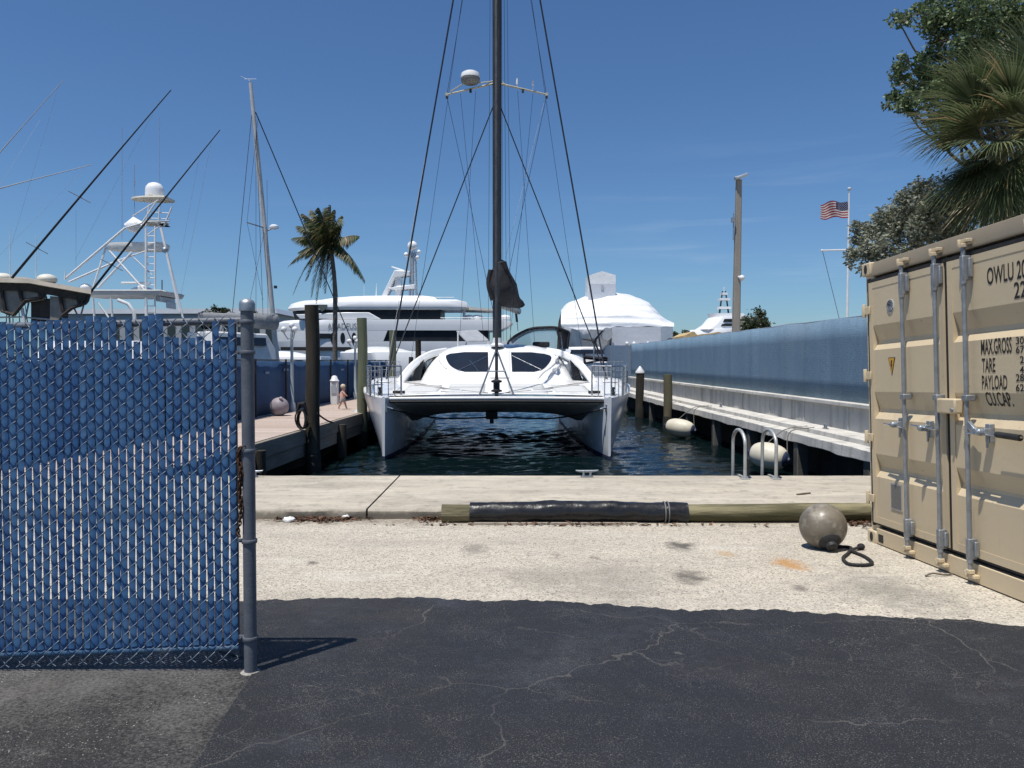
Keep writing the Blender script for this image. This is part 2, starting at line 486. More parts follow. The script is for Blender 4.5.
def grime(m_, amt=.5, col=(.20, .13, .075)):
    nt_ = m_.node_tree; b_ = next(n for n in nt_.nodes if n.type == 'BSDF_PRINCIPLED'); lk = b_.inputs['Base Color'].links[0]; src = lk.from_socket
    tc_ = nt_.nodes.new('ShaderNodeTexCoord'); mp = nt_.nodes.new('ShaderNodeMapping'); mp.inputs['Scale'].default_value = (9, 9, .55); nt_.links.new(tc_.outputs['Object'], mp.inputs[0])
    n1 = nt_.nodes.new('ShaderNodeTexNoise'); n1.inputs['Scale'].default_value = 1.6; n1.inputs['Detail'].default_value = 6; n1.inputs['Roughness'].default_value = .65; nt_.links.new(mp.outputs[0], n1.inputs['Vector'])
    n2 = nt_.nodes.new('ShaderNodeTexNoise'); n2.inputs['Scale'].default_value = 26; n2.inputs['Detail'].default_value = 4; nt_.links.new(tc_.outputs['Object'], n2.inputs['Vector'])
    def rg(s, a, b, hi):
        r_ = nt_.nodes.new('ShaderNodeMapRange'); nt_.links.new(s, r_.inputs[0]); r_.inputs[1].default_value = a; r_.inputs[2].default_value = b; r_.inputs[4].default_value = hi; return r_.outputs[0]
    a = nt_.nodes.new('ShaderNodeMix'); a.data_type = 'RGBA'; nt_.links.new(rg(n1.outputs['Fac'], .60, .80, amt), a.inputs['Factor']); nt_.links.new(src, a.inputs[6]); a.inputs[7].default_value = (*col, 1)
    c = nt_.nodes.new('ShaderNodeMix'); c.data_type = 'RGBA'; nt_.links.new(rg(n2.outputs['Fac'], .70, .76, amt*1.2), c.inputs['Factor']); nt_.links.new(a.outputs[2], c.inputs[6]); c.inputs[7].default_value = (col[0]*.7, col[1]*.6, col[2]*.6, 1)
    nt_.links.new(c.outputs[2], b_.inputs['Base Color'])
grime(tan_paint, .45)
grime(post_paint, .5, (.10, .075, .055))
grime(white_gel, .10, (.45, .42, .36)); grime(hull_grey, .35, (.30, .29, .24))
tan_dark = mat('container_dark_tan', (.30, .25, .18), (.25, .21, .15), 2, rough=.6)
rod_paint = mat('lock_rod_galvanised', (.33, .345, .36), (.23, .245, .26), 14, rough=.45, metal=.55)
stencil = mat('stencil_black', (.014, .013, .012), (.025, .022, .02), 30, rough=.6)
buoy_m = mat('weathered_buoy_vinyl', (.19, .165, .125), (.085, .07, .055), 4, rough=.4, dirt=(.36, .33, .27), dscale=6, dlo=.52, dhi=.72, bump=.004)
fender_m = mat('cream_fender_vinyl', (.62, .58, .47), (.52, .48, .38), 3, rough=.5, dirt=(.30, .26, .19), dscale=4, dlo=.6, dhi=.8)
navy = mat('navy_vinyl', (.02, .03, .07), (.03, .045, .09), 6, rough=.5)
log_m = mat('weathered_log', (.27, .24, .14), (.06, .05, .03), 6, rough=.9, stretch=(.12, 1, 1), bump=.02, dirt=(.07, .068, .032), dscale=6, dlo=.46, dhi=.64)
# ================================================================== setting
WZ = -0.96          # water level
SZ = 0.088          # quay slab level
SY0, SY1 = 8.32, 10.78
def RX(L, Y): return -.018*Y+L
def LX(L, Y): return .04*Y-L

apron_m = m_apron(); slab_m = m_slab(); water_m = m_water(); plank_m = m_planks()
seal_m = m_seal('sealed_asphalt', (.0122, .0132, .016), (.07, .068, .064), .66, .88, .35)
old_m = m_seal('old_asphalt', (.0145, .0143, .0143), (.19, .18, .165), .52, .77, .4)
wall_m = m_wallc('seawall_concrete', (.52, .51, .48), (.40, .40, .38), (.22, .22, .215))
ledge_m = m_wallc('ledge_concrete', (.60, .58, .53), (.46, .445, .41), (.26, .25, .23))
under_m = m_wallc('tidal_concrete', (.035, .035, .03), (.02, .02, .018), (.05, .05, .04))

# the yard: one sheet, falling towards the quay
m = MB()
rows = []
for y in (-60, -20, 0, 2.3, 4, 6, SY0+.02):
    rows.append([(x, y, gz(y)) for x in (-80, -20, -4, 4, 20, 80)])
m.grid(rows)
struct(m.build('ground', apron_m, origin=(0, 0, 0)))
# base land under quay and yard
m = MB()
m.box2((-80, -60, -4), (80, SY0-.05, -.35))
m.box2((-80, SY0-.06, -4), (80, SY1-.35, -.16))
struct(m.build('quay_bulkhead', under_m, origin=(0, 0, 0)))

def edge_y(x):
    tab = []
    for px, py in ((0, 600), (256, 601), (330, 600), (430, 598), (470, 599), (560, 604), (700, 610), (780, 611), (900, 619), (960, 622), (1024, 628)):
        tab.append(gp(px, py))
    return interp(tab, x)
def sheet(name, x0f, x1, top, lift, material, y0=-12):
    m = MB(); rows = []
    xs = [x1-.02*i for i in range(int((x1-x0f(0))/.02)+1)][::-1]
    return xs
# dark sealcoat: jagged top edge, straight left seam towards the camera
SEAM = (gp(246, 686), gp(192, 768))
def seam_x(y):
    (xa, ya), (xb, yb) = SEAM
    return xb+(xa-xb)*(y-yb)/(ya-yb)
m = MB(); top = []; low = []
x = -3.2
while x < 9:
    n = mnoise.fractal(Vector((x*1.3, 0, 0)), 1, 2, 5)*.07+mnoise.fractal(Vector((x*9, 4, 0)), 1, 2, 4)*.05+rng.uniform(-.012, .012)
    top.append((x, edge_y(x)+n)); x += .022
ys = (3.95, 3.0, 2.3, 0, -6)
def lim(x, y): return max(x, seam_x(y)+.02*mnoise.noise(Vector((0, y*6, 2)))) if y < 3.96 else x
m.grid([[(x, y, gz(y)+.007) for x, y in top]]+[[(lim(x, y), y, gz(y)+.007) for x, _ in top] for y in ys])
struct(m.build('asphalt', seal_m, origin=(0, 0, 0)))
m = MB(); top = []
x = -14
while x < -.5:
    top.append((x, edge_y(x)-.02+mnoise.fractal(Vector((x*5, 9, 0)), 1, 2, 5)*.05)); x += .03
m.grid([[(x, y, gz(y)+.003) for x, y in top]]+[[(x, y, gz(y)+.003) for x, _ in top] for y in (3.9, 2.3, 0, -6)])
struct(m.build('old_asphalt', old_m, origin=(0, 0, 0)))

# quay slab: bays with open joints, chipped edges
def slab_bay(m, x0, x1, y0, y1, z0, z1, seed):
    n = max(2, int((x1-x0)/.09)); r = random.Random(seed)
    a = []; b = []; c = []; d = []
    for i in range(n+1):
        x = x0+(x1-x0)*i/n
        j = mnoise.fractal(Vector((x*2.7, seed, 0)), 1, 2, 5)*.035
        k = mnoise.fractal(Vector((x*2.9, seed+7, 0)), 1, 2, 5)*.018
        a.append((x, y0+j*.6, z0)); b.append((x, y0+j, z1-.025+k*.4)); c.append((x, y0+.02+j, z1)); d.append((x, y1-.01+k, z1))
    e = [(p[0], p[1]+.01, z1-.02) for p in d]; f = [(p[0], y1, z0) for p in a]
    m.loft([[q[i] for q in (a, b, c, d, e, f)] for i in range(n+1)])
m = MB()
cuts = [-40, -30, -22, -15, -9.2, -1.58, 7.4, 15, 22, 30, 40]
for i, (a, b) in enumerate(zip(cuts, cuts[1:])):
    slab_bay(m, a+.012, b-.012, SY0, SY1, -.3, SZ, i*3+1)
struct(m.build('quay_slab', slab_m, origin=(0, 0, 0)))
m = MB(); m.box2((-40, SY0+.05, -.2), (40, SY1-.05, SZ-.035))
struct(m.build('slab_joint_fill', under_m, origin=(0, 0, 0)))

# water to the horizon
m = MB()
wr = random.Random(12); WAVES = []
for lam, amp, n_ in ((1.3, .009, 5), (.62, .0085, 8), (.36, .0048, 9)):
    for k in range(n_):
        a_ = wr.gauss(PI/2, .55); l_ = lam*wr.uniform(.75, 1.3); WAVES.append((math.cos(a_)*2*PI/l_, math.sin(a_)*2*PI/l_, amp*wr.uniform(.6, 1.2)*(l_/lam), wr.uniform(0, 6.3)))
def wave(x, y):
    if not (-9 < x < 9.5 and 10 < y < 56): return WZ
    return WZ+sum(a*math.sin(kx*x+ky*y+p) for kx, ky, a, p in WAVES)*(.7+.6*mnoise.noise(Vector((x*.25, y*.2, 0))))
wxs = [-5000, -60, -9]+[-7.6+.095*i for i in range(162)]+[9.5, 60, 5000]
wys = [SY1-1.5]; st = .075
while wys[-1] < 55: wys.append(wys[-1]+st); st = min(.19, st*1.004)
m.grid([[(x, y, wave(x, y)) for x in wxs] for y in wys+[60, 80, 600, 5500]])
struct(m.build('water', water_m, origin=(0, 0, 0)))
# yard behind the right-hand fence and the far shore
land_m = mat('boatyard_ground', (.34, .31, .26), (.25, .23, .2), .3, rough=.9)
m = MB(); m.loft([[(RX(8.35, y), y, -3), (RX(8.35, y), y, .09), (260, y, .09), (260, y, -3)] for y in (SY1-.02, 45, 190)])
struct(m.build('boatyard_ground', land_m, origin=(0, 0, 0)))
m = MB(); m.box2((-900, 300, -3), (1200, 900, .2)); struct(m.build('far_shore', land_m, origin=(0, 0, 0)))
# land on which the coconut palm grows, on the far side of the neighbouring slip
m = MB(); m.box2((-60, 53, -3), (-9.5, 58, .0)); struct(m.build('palm_bank', land_m, origin=(0, 0, 0)))

# ================================================================== right side: seawall, ledge, fence
sw = thing('concrete_seawall', 'low pale concrete seawall with a stepped ledge along the right of the slip', 'seawall', (RX(7.3, 28), 28, 0))
YS = [SY1+.02+i*.35 for i in range(99)]
YS = [y for y in YS if y < 45.2]
def jn(y, s, a): return mnoise.fractal(Vector((y*.9, s, 0)), 1, 2, 5)*a
m = MB(); m.loft([[(RX(7.72+jn(y, 1, .02), y), y, -1.4), (RX(7.72+jn(y, 1, .02), y), y, .70), (RX(8.0, y), y, .70), (RX(8.0, y), y, -1.4)] for y in YS])
for y in [12+2.45*i for i in range(14)]:    # panel joints
    m.box((RX(7.712, y), y, .38), (.03, .035, .60))
m.build('wall', wall_m, sw)
m = MB(); m.loft([[(RX(7.60+jn(y, 2, .02), y), y, .703), (RX(7.60+jn(y, 3, .02), y), y, .79), (RX(8.05, y), y, .80), (RX(8.05, y), y, .703)] for y in YS])
m.build('cap', ledge_m, sw, bevel=.012)
m = MB()
m.loft([[(RX(6.78+jn(y, 4, .03), y), y, -.16+jn(y, 8, .035)), (RX(6.79+jn(y, 5, .025), y), y, .05+jn(y, 11, .015)), (RX(7.15, y), y, .055), (RX(7.15, y), y, -.2)] for y in YS])
m.build('ledge', ledge_m, sw, bevel=.012)
m = MB()
m.loft([[(RX(7.153+jn(y, 6, .02), y), y, -.2), (RX(7.153+jn(y, 6, .02), y), y, .155), (RX(7.718, y), y, .17), (RX(7.718, y), y, -.2)] for y in YS])
m.build('ledge_step', ledge_m, sw, bevel=.012)
m = MB(); m.loft([[(RX(7.5, y), y, -4), (RX(7.5, y), y, -.21), (RX(7.7, y), y, -.21), (RX(7.7, y), y, -4)] for y in (SY1+.02, 45)])
m.build('sheet_pile_face', under_m, sw)
ledge_pile_m = m_wallc('ledge_pile_concrete', (.10, .10, .09), (.06, .06, .055), (.16, .155, .14))
for y in (14.2, 17.6, 21, 24.4, 27.8, 31.2, 34.6, 38, 41.4):
    m = MB(); m.box((RX(6.95, y), y, -2.1), (.26, .26, 3.88)); m.build('support_pile', ledge_pile_m, sw, bevel=.02)

fr = thing('windscreen_fence', 'long grey-blue mesh-covered fence standing on the concrete seawall', 'fence', (RX(7.85, 28), 28, .8))
m = MB(); rows = []
n = 140
for i in range(n+1):
    y = 10.0+i*(45-10.0)/n
    w = .012*math.sin(y*5.3)+jn(y*2, 14, .02)
    rows.append([(RX(7.80+w*(1 if k not in (0, 4) else .4), y), y, lerp(.80, 2.66+.012*math.sin(y*2.2), k/4)) for k in range(5)])
m.grid(rows); m.build('screen', fence_right_m, fr, solid=.006)
m = MB(); m.bar((RX(7.84, 10), 10, 2.66), (RX(7.84, 45), 45, 2.66), .022); m.bar((RX(7.84, 10), 10, .86), (RX(7.84, 45), 45, .86), .02)
m.build('rail', galv, fr)
for i in range(13):
    y = 10.4+i*2.85
    m = MB(); m.bar((RX(7.86, y), y, .79), (RX(7.86, y), y, 2.64), .03); m.build('post', galv, fr)
# pale return panel at the far end
ep = thing('fence_end_panel', 'pale grey-blue fence panel turning the corner at the far end of the seawall', 'fence panel', (RX(7.4, 45.4), 45.4, .1))
pale_panel = m_mesh('pale_blue_windscreen', (.17, .24, .33), (.20, .27, .36), .16)
m = MB(); m.box2((RX(6.55, 45.4), 45.38, .1), (RX(7.78, 45.4), 45.42, 2.62)); m.build('screen', pale_panel, ep)
for dx in (6.5, 7.82):
    m = MB(); m.bar((RX(dx, 45.4), 45.4, .0), (RX(dx, 45.4), 45.4, 2.7), .035); m.build('post', galv, ep)

# ================================================================== left dock
dk = thing('timber_dock', 'reddish plank dock running out on the left of the slip', 'dock', (LX(7, 22), 22, 0))
def strip(m, L0, L1, y0, y1, z0, z1, n=24):
    m.loft([[(LX(L1, y), y, z0), (LX(L1, y), y, z1), (LX(L0, y), y, z1), (LX(L0, y), y, z0)] for y in [y0+(y1-y0)*i/n for i in range(n+1)]])
m = MB(); strip(m, 5.72, 8.2, SY1+.01, 33, .03, SZ); m.build('deck', plank_m, dk)
fascia_m = mat('dock_fascia_timber', (.30, .265, .215), (.19, .17, .14), 3, rough=.9, stretch=(1, .15, 1), bump=.01, dirt=(.08, .07, .055), dscale=1.6)
m = MB(); strip(m, 5.62, 5.717, SY1+.01, 33, -.26, SZ-.012); m.build('fascia', fascia_m, dk, bevel=.01)
m = MB(); strip(m, 5.66, 5.76, SY1+.01, 33, -.56, -.27); m.build('waler', fascia_m, dk)
m = MB(); strip(m, 6.15, 8.1, SY1+.01, 33, -4, .0, 2); m.build('crib', under_m, dk)
for y in (12, 15, 21.2, 27, 30):
    m = MB(); m.bar((LX(5.55, y), y, -3), (LX(5.55, y), y, -.05), .13, 12); m.build('support_pile', pile_dark, dk)

lf = thing('windscreen_fence', 'deep blue mesh-covered fence along the back of the timber dock', 'fence', (LX(8.25, 28), 28, SZ))
m = MB(); rows = []
for i in range(91):
    y = 11+i*(41-11)/90
    w = .02*math.sin(y*2.1)+.012*math.sin(y*5)
    rows.append([(LX(8.24+w*(1 if 0 < k < 4 else .3), y), y, lerp(.10, 1.72-.03*abs(math.sin(y*PI/2.6)), k/4)) for k in range(5)])
m.grid(rows); m.build('screen', fence_left_m, lf, solid=.006)
m = MB(); m.bar((LX(8.2, 11), 11, 1.73), (LX(8.2, 41), 41, 1.73), .02); m.build('rail', black_rub, lf)
for i in range(12):
    y = 11.5+i*2.6
    m = MB(); m.bar((LX(8.18, y), y, SZ), (LX(8.18, y), y, 1.76), .032); m.build('post', black_rub, lf)
m = MB()   # pale repair strips laced to the screen
for y, z, l in ((24.6, 1.42, .5), (27.8, 1.42, .9), (31.5, 1.35, .6), (22.9, 1.35, .35)):
    m.box((LX(8.205, y), y, z), (.012, l, .07))
each(m, 'lacing_strip', mat('faded_lacing', (.16, .24, .36)), lf)

def piling(px, top, Y, r, label, m_, cap=None, lean=0):
    q = P(px, top, Y)
    t = thing('mooring_piling', label, 'piling', (q.x, q.y, WZ), 'timber mooring pilings round the slip')
    mm = MB(); n = 14
    pts = []; rad = []
    for i in range(n+1):
        z = lerp(-3.2, q.z, i/n); pts.append((q.x+lean*(z-q.z)+.012*math.sin(z*2+px), q.y+.01*math.cos(z*3), z)); rad.append(r*(1.06-.08*i/n)*(1+.025*mnoise.noise(Vector((z*2, px, 0)))))
    mm.tube(pts, rad, 14); mm.build('post', m_, t)
    mm = MB(); mm.tube([(q.x, q.y, WZ-.3), (q.x, q.y, WZ+.35), (q.x, q.y, WZ+.5)], [r*1.13, r*1.12, r*1.0], 14); mm.build('barnacle_band', under_m, t)
    if cap:
        mm = MB(); mm.lathe([(r*1.12, q.z-.05), (r*1.12, q.z+.02), (.02, q.z+.28)], (q.x, q.y, 0), n=16); mm.build('cap', white_paint, t)
    return t
PILE_A = piling(312, 305, 18.3, .165, 'tall dark piling at the edge of the timber dock nearest the gate', pile_dark)
PILE_B = piling(362, 318, 24.1, .155, 'tall green-stained piling between the dock and the catamaran bow', pile_green)
piling(392.5, 331, 34, .155, 'weathered piling behind the catamaran\'s port railing', pile_green)
piling(418, 340, 40, .15, 'shorter piling behind the catamaran, below the yacht\'s long dark windows', pile_dark)
piling(411, 357, 44, .13, 'lowest stub of piling seen just over the catamaran\'s port deck', pile_dark)
piling(640, 372, 36, .19, 'dark piling with a white cone cap beside the seawall', pile_dark, True)
piling(668, 374.5, 30, .17, 'green-topped piling with rusty foot beside the seawall, without a cap', mat('rusty_piling_timber', (.11, .12, .07), (.13, .075, .045), 1.2, rough=.9, stretch=(1, 1, .5), bump=.012))
piling(625, 371, 42, .16, 'piling at the far end of the seawall just behind the starboard railing', pile_green)

def cleat(q, ang, label, m_, s=1.0, group='mooring cleats on the quay and seawall'):
    t = thing('mooring_cleat', label, 'cleat', q, group)
    R_ = Matrix.Rotation(ang, 4, 'Z'); T = Matrix.Translation(Vector(q))
    mm = MB(); mm.box((0, 0, .008*s), (.16*s, .06*s, .016*s))
    for dx in (-.045, .045): mm.lathe([(.022*s, .014*s), (.016*s, .05*s), (.018*s, .075*s)], (dx*s, 0, 0), n=10)
    mm.xform(T @ R_); mm.build('base', m_, t)
    mm = MB(); mm.tube([(-.15*s, 0, .092*s), (-.1*s, 0, .083*s), (0, 0, .08*s), (.1*s, 0, .083*s), (.15*s, 0, .092*s)], [.008*s, .015*s, .018*s, .015*s, .008*s], 10)
    mm.xform(T @ R_); mm.build('horn', m_, t)
    return t
cleat((P(587, 475, 10.62).x, 10.62, SZ), .05, 'grey steel cleat on the quay edge in front of the catamaran', galv, 1.05)
cleat((P(252, 475, 10.62).x, 10.62, SZ), .05, 'steel cleat on the quay edge behind the gate post', galv, 1.0)
cleat((RX(7.42, 17.4), 17.4, .163), PI/2, 'dark cleat on the seawall ledge above the nearer cream fender', galv, 1.15)
cleat((RX(7.42, 15.3), 15.3, .163), PI/2, 'dark cleat on the seawall ledge closest to the container', galv, 1.15)
cleat((RX(7.42, 25.6), 25.6, .163), PI/2, 'dark cleat on the seawall ledge above the farther cream fender', galv, 1.15)

# ladder at the quay edge
ld = thing('dock_ladder', 'aluminium dock ladder with two looped handrails at the quay edge', 'ladder', (P(755, 478, 10.7).x, 10.7, SZ))
for px in (745, 776):
    x = P(px, 478, 10.45).x
    mm = MB(); pts = [(x, 10.45, SZ)]
    pts += [(x, 10.45, SZ+.45)]
    for k in range(9):
        q = PI*k/8; pts.append((x, 10.74-.29*math.cos(q), SZ+.46+.19*math.sin(q)))
    pts += [(x, 11.03, SZ+.4), (x, 11.03, WZ-.6)]
    mm.tube(pts, .024, 12); mm.build('handrail', alu, ld)
    mm = MB(); mm.box((x, 10.46, SZ+.006), (.11, .13, .012)); mm.box((x, 10.6, SZ+.02), (.03, .3, .012)); mm.build('foot_plate', alu, ld)
xa, xb = P(745, 478, 10.45).x, P(776, 478, 10.45).x
for k in range(4):
    mm = MB(); mm.bar((xa, 11.03, -.2-.28*k), (xb, 11.03, -.2-.28*k), .02); mm.build('rung', alu, ld)

def fender(c, length, r, ang, label):
    t = thing('boat_fender', label, 'fender', (c[0], c[1], c[2]-r), 'cream fenders hung from the seawall ledge')
    M_ = Matrix.Translation(Vector(c)) @ Matrix.Rotation(ang, 4, 'Z') @ Matrix.Rotation(R(7), 4, 'Y')
    h = length/2
    body = MB(); prof = []
    for i in range(17):
        a = -PI/2+PI*i/16
        zz = math.sin(a); prof.append((r*abs(math.cos(a))**.55, zz*h*.86))
    body.lathe(prof, (0, 0, 0), (1, 0, 0), 24); body.xform(M_); body.build('body', fender_m, t)
    for sgn in (-1, 1):
        e = MB(); e.lathe([(r*.62, .70*h), (r*.60, .79*h), (r*.42, .90*h), (r*.18, .94*h), (.05, 1.02*h)], (0, 0, 0), (sgn, 0, 0), 20)
        e.xform(M_); e.build('end_cap', navy, t)
    ends = [M_ @ Vector((s_*h*1.0, 0, 0)) for s_ in (-1, 1)]
    Y = c[1]
    for e_, dy in ((ends[0], .5), (ends[1], -.5)):
        mm = MB(); top = Vector((RX(6.74, Y+dy*.4), Y+dy*.4, .07)); mid = (e_+top)/2+Vector((-.06, 0, -.12))
        mm.tube(smooth([e_, mid, top, top+Vector((.55, 0, .1))], 6), .012, 6); mm.build('lanyard', rope_grey, t)
    return t
c = P(683, 425, 26.4); fender((c.x-.1, c.y, c.z-.1), 1.15, .31, -.62, 'cream cylindrical fender with navy ends, low on the water by the rusty-footed piling')
c = P(771, 452.5, 17.9); fender((c.x-.05, c.y, c.z-.08), 1.0, .31, -.75, 'rounder cream fender with navy ends hanging by the ladder rails')

# things on the left dock
lamp_m = mat('lamp_globe_white', (.75, .76, .76), rough=.25)
def lamp(px, L, Y, H, label):
    x = LX(L, Y)
    t = thing('lamp_post', label, 'lamp post', (x, Y, SZ), 'small multi-globe lamp posts')
    mm = MB(); mm.lathe([(.11, SZ), (.10, SZ+.25), (.06, SZ+.32), (.052, SZ+1.2), (.045, H-.25), (.06, H-.2), (.02, H-.02)], (x, Y, 0), n=12); mm.build('pole', mat('lamp_post_paint', (.36, .42, .46)), t)
    for k in range(5):
        a = 2*PI*k/5+.3; q = Vector((x+.3*math.cos(a), Y+.3*math.sin(a), H-.02)) if k else Vector((x, Y, H+.12))
        mm = MB(); mm.tube([(x, Y, H-.28), ((x+q.x)/2, (Y+q.y)/2, H-.32), (q.x, q.y, q.z-.1)], .014, 6); mm.build('arm', mat('lamp_post_paint', (.36, .42, .46)), t)
        mm = MB(); mm.sphere(q, .095, 12, 8); mm.build('globe', lamp_m, t)
lamp(289, 8.02, 24.6, 2.72, 'pale lamp post with a cluster of white globes by the dock fence')
lamp(379, 7.9, 32.4, 2.55, 'more distant cluster-globe lamp post beside the catamaran railing')

pd = thing('power_pedestal', 'white dockside power pedestal behind the running toddler', 'power pedestal', (LX(7.75, 28.6), 28.6, SZ))
x, y = LX(7.75, 28.6), 28.6
m = MB(); m.box2((x-.13, y-.13, SZ), (x+.13, y+.13, .92)); m.build('body', white_paint, pd, bevel=.02)
m = MB(); m.lathe([(.17, .925), (.18, .97), (.13, 1.02), (.10, 1.12), (.05, 1.16)], (x, y, 0), n=16); m.build('light_cap', lamp_m, pd)
m = MB(); m.box2((x-.09, y-.155, .5), (x+.09, y-.132, .8)); m.build('socket_door', far_grey, pd)

bl = MB(); c = (LX(7.75, 22.6), 22.6, SZ+.27); bl.sphere(c, .275, 20, 14); bl.lathe([(.05, .26), (.045, .34), (.02, .35)], c, (.3, -.5, .8), 10)
tag(bl.build('ball_fender', mat('faded_pink_vinyl', (.30, .26, .27), (.22, .20, .23), 5, rough=.6)), 'faded pinkish ball fender lying on the dock against the blue fence', 'fender')
c = P(360, 417, 24.3)
t = thing('ball_fender', 'pale grey ball fender hanging from the green piling at the catamaran\'s port bow', 'fender', (c.x, c.y, c.z-.3))
m = MB(); m.sphere(c, (.29, .29, .27), 20, 14); m.build('body', mat('pale_grey_vinyl', (.52, .53, .52), (.40, .41, .41), 4, rough=.5, dirt=(.2, .2, .19), dscale=3), t)
m = MB(); m.lathe([(.06, .25), (.05, .33), (.02, .34)], c, (0, 0, 1), 10); m.build('eye', navy, t)
m = MB(); m.tube([(c.x, c.y, c.z+.33), (c.x+.04, c.y-.1, c.z+.8), (c.x+.02, c.y-.1, 1.0)], .012, 6); m.build('lanyard', rope_grey, t)
# dark hose coil leaning on the piling
t = thing('hose_coil', 'black hose coiled and leaning beside the tall dark piling', 'hose', (P(302, 424, 17.9).x, 17.9, SZ))
q = P(302, 412, 17.9); m = MB()
pts = []
for i in range(70):
    a = 2*PI*i/14; pts.append((q.x+.13*math.cos(a)*(.85+.2*math.sin(i*.3)), q.y+.02*math.sin(i*.9)+.004*i-.12, SZ+.25+.22*math.sin(a)))
m.tube(pts, .018, 6); m.build('coil', rope_black, t)
m = MB(); m.tube([(q.x+.10, q.y, SZ+.45), (q.x+.05, q.y, SZ+.62), (q.x-.06, q.y, SZ+.6), (q.x-.12, q.y-.02, SZ+.4)], [.03, .06, .06, .03], 8); m.build('bundle', black_cloth, t)
# dock line hanging along the dock
def rope(pts, r, label, m_=None, name='mooring_rope', group='mooring ropes'):
    mm = MB(); mm.tube(pts, r, 7); return tag(mm.build(name, m_ or rope_black), label, 'rope', group)
rope(sag(P(317, 413, 18.2), P(349, 416, 23.9), .22), .022, 'black rope sagging along the dock edge from the tall dark piling')
rope(sag(P(363, 398, 24.0), P(386, 397, 21.4), .06), .02, 'black rope from the green piling to the catamaran\'s port bow')
# ================================================================== catamaran
BY = 20.7
def bx(Y): return -.417-.018*(Y-BY)
def CB(u, v, z): return Vector((bx(BY+v)+u, BY+v, z))
cat = thing('sailing_catamaran', 'white sailing catamaran moored bows-on in the slip, black mast and shrouds', 'catamaran', (bx(27), 27, WZ))
T_uo = [(0, 3.10), (.25, 3.27), (.8, 3.55), (2, 3.93), (4, 4.28), (7, 4.40), (11, 4.36), (14, 4.10)]
T_ow = [(0, 3.08), (.8, 3.20), (2, 3.42), (4, 3.66), (7, 3.82), (11, 3.8), (14, 3.7)]
T_ui = [(0, 3.00), (.25, 2.93), (.8, 2.80), (2, 2.60), (4, 2.45), (7, 2.40), (14, 2.5)]
T_iw = [(0, 3.02), (.8, 2.93), (2, 2.80), (4, 2.70), (7, 2.65), (14, 2.8)]
T_zs = [(0, .71), (2, .78), (4, .93), (7, 1.05), (11, 1.05), (14, .85)]
VS = [0, .1, .25, .5, .8, 1.3, 2, 3, 4, 5.5, 7, 9, 11, 12.5, 14]
def hull_sec(v, s, grow=0, z0=None, z1=None):
    uo, ow, ui, iw, zs = [interp(t, v) for t in (T_uo, T_ow, T_ui, T_iw, T_zs)]
    uk = 3.06+.1*min(v/4, 1)
    zk = WZ-.45*min(1, v/1.2+.25)
    def pt(f, side):     # f 0 at waterline, 1 at sheer
        w, t = (ow, uo) if side > 0 else (iw, ui)
        return lerp(w, t, f**1.25)+side*.05*math.sin(PI*min(max(f, 0), 1))*min(v, 1)
    pts = []
    if z0 is None:
        for f in (1, .97, .8, .6, .4, .2, 0): pts.append((pt(f, 1), lerp(WZ, zs, f)))
        pts.append((lerp(uk, ow, .55), lerp(WZ, zk, .6))); pts.append((uk, zk)); pts.append((lerp(uk, iw, .55), lerp(WZ, zk, .6)))
        for f in (0, .2, .4, .6, .8, .97, 1): pts.append((pt(f, -1), lerp(WZ, zs, f)))
        pts.append((lerp(ui, uo, .3), zs+.03)); pts.append((lerp(ui, uo, .7), zs+.03))
    else:
        f0, f1 = (z0-WZ)/(zs-WZ), (z1-WZ)/(zs-WZ)
        g = grow
        pts = [(pt(f1, 1)+g, z1), (pt(max(f0, 0), 1)+g, z0), (uk, z0-.02), (pt(max(f0, 0), -1)-g, z0), (pt(f1, -1)-g, z1)]
    return [CB(s*u, v-(grow if v == 0 else 0), z) for u, z in pts]
for s in (-1, 1):
    m = MB(); m.loft([hull_sec(v, s) for v in VS])
    h = m.build('hull', hull_grey, cat, sharp=50)
    m = MB(); m.loft([hull_sec(v, s, .006, WZ-.05, WZ+.09) for v in VS])
    m.build('boot_stripe', navy, h)
    # bow cleat and fitting
    m = MB(); m.lathe([(.05, .72), (.05, .84), (.03, .86), (.03, .92), (.06, .93), (.06, .98)], CB(s*3.22, .5, 0), n=10); m.build('bow_bollard', black_rub, cat)
    m = MB(); m.box(CB(s*2.97, .10, .42), (.05, .09, .2)); m.bar(CB(s*2.96, .04, .45), CB(s*2.80, .05, .40), .03); m.build('bow_shackle', steel, cat)
# foredeck
def deckz(u, v): return interp(T_zs, v)+.06*(1-min(1, abs(u)/3.2)**2)+.012
m = MB(); rows = []
for v in (.36, .6, 1, 2, 3, 4, 5.5, 7, 9, 11, 13.6):
    uo = interp(T_uo, v)-.02
    rows.append([CB(uo*k/10, v, deckz(uo*k/10, v)) for k in range(-10, 11)])
m.grid(rows); m.build('deck', white_gel, cat, solid=.012)
m = MB(); m.tube([CB(-3.0, .30, .665), CB(-1.5, .3, .68), CB(0, .30, .685), CB(1.5, .3, .68), CB(3.0, .30, .665)], .05, 12); m.build('crossbeam', white_paint, cat)
m = MB(); m.tube([CB(-2.98, .28, .59), CB(0, .28, .605), CB(2.98, .28, .59)], .04, 8); m.build('rub_rail', black_rub, cat)
T_uz = [(.36, .57), (1, .47), (2, .28), (3, .13), (5, .04), (13, .04)]
m = MB(); rows = []
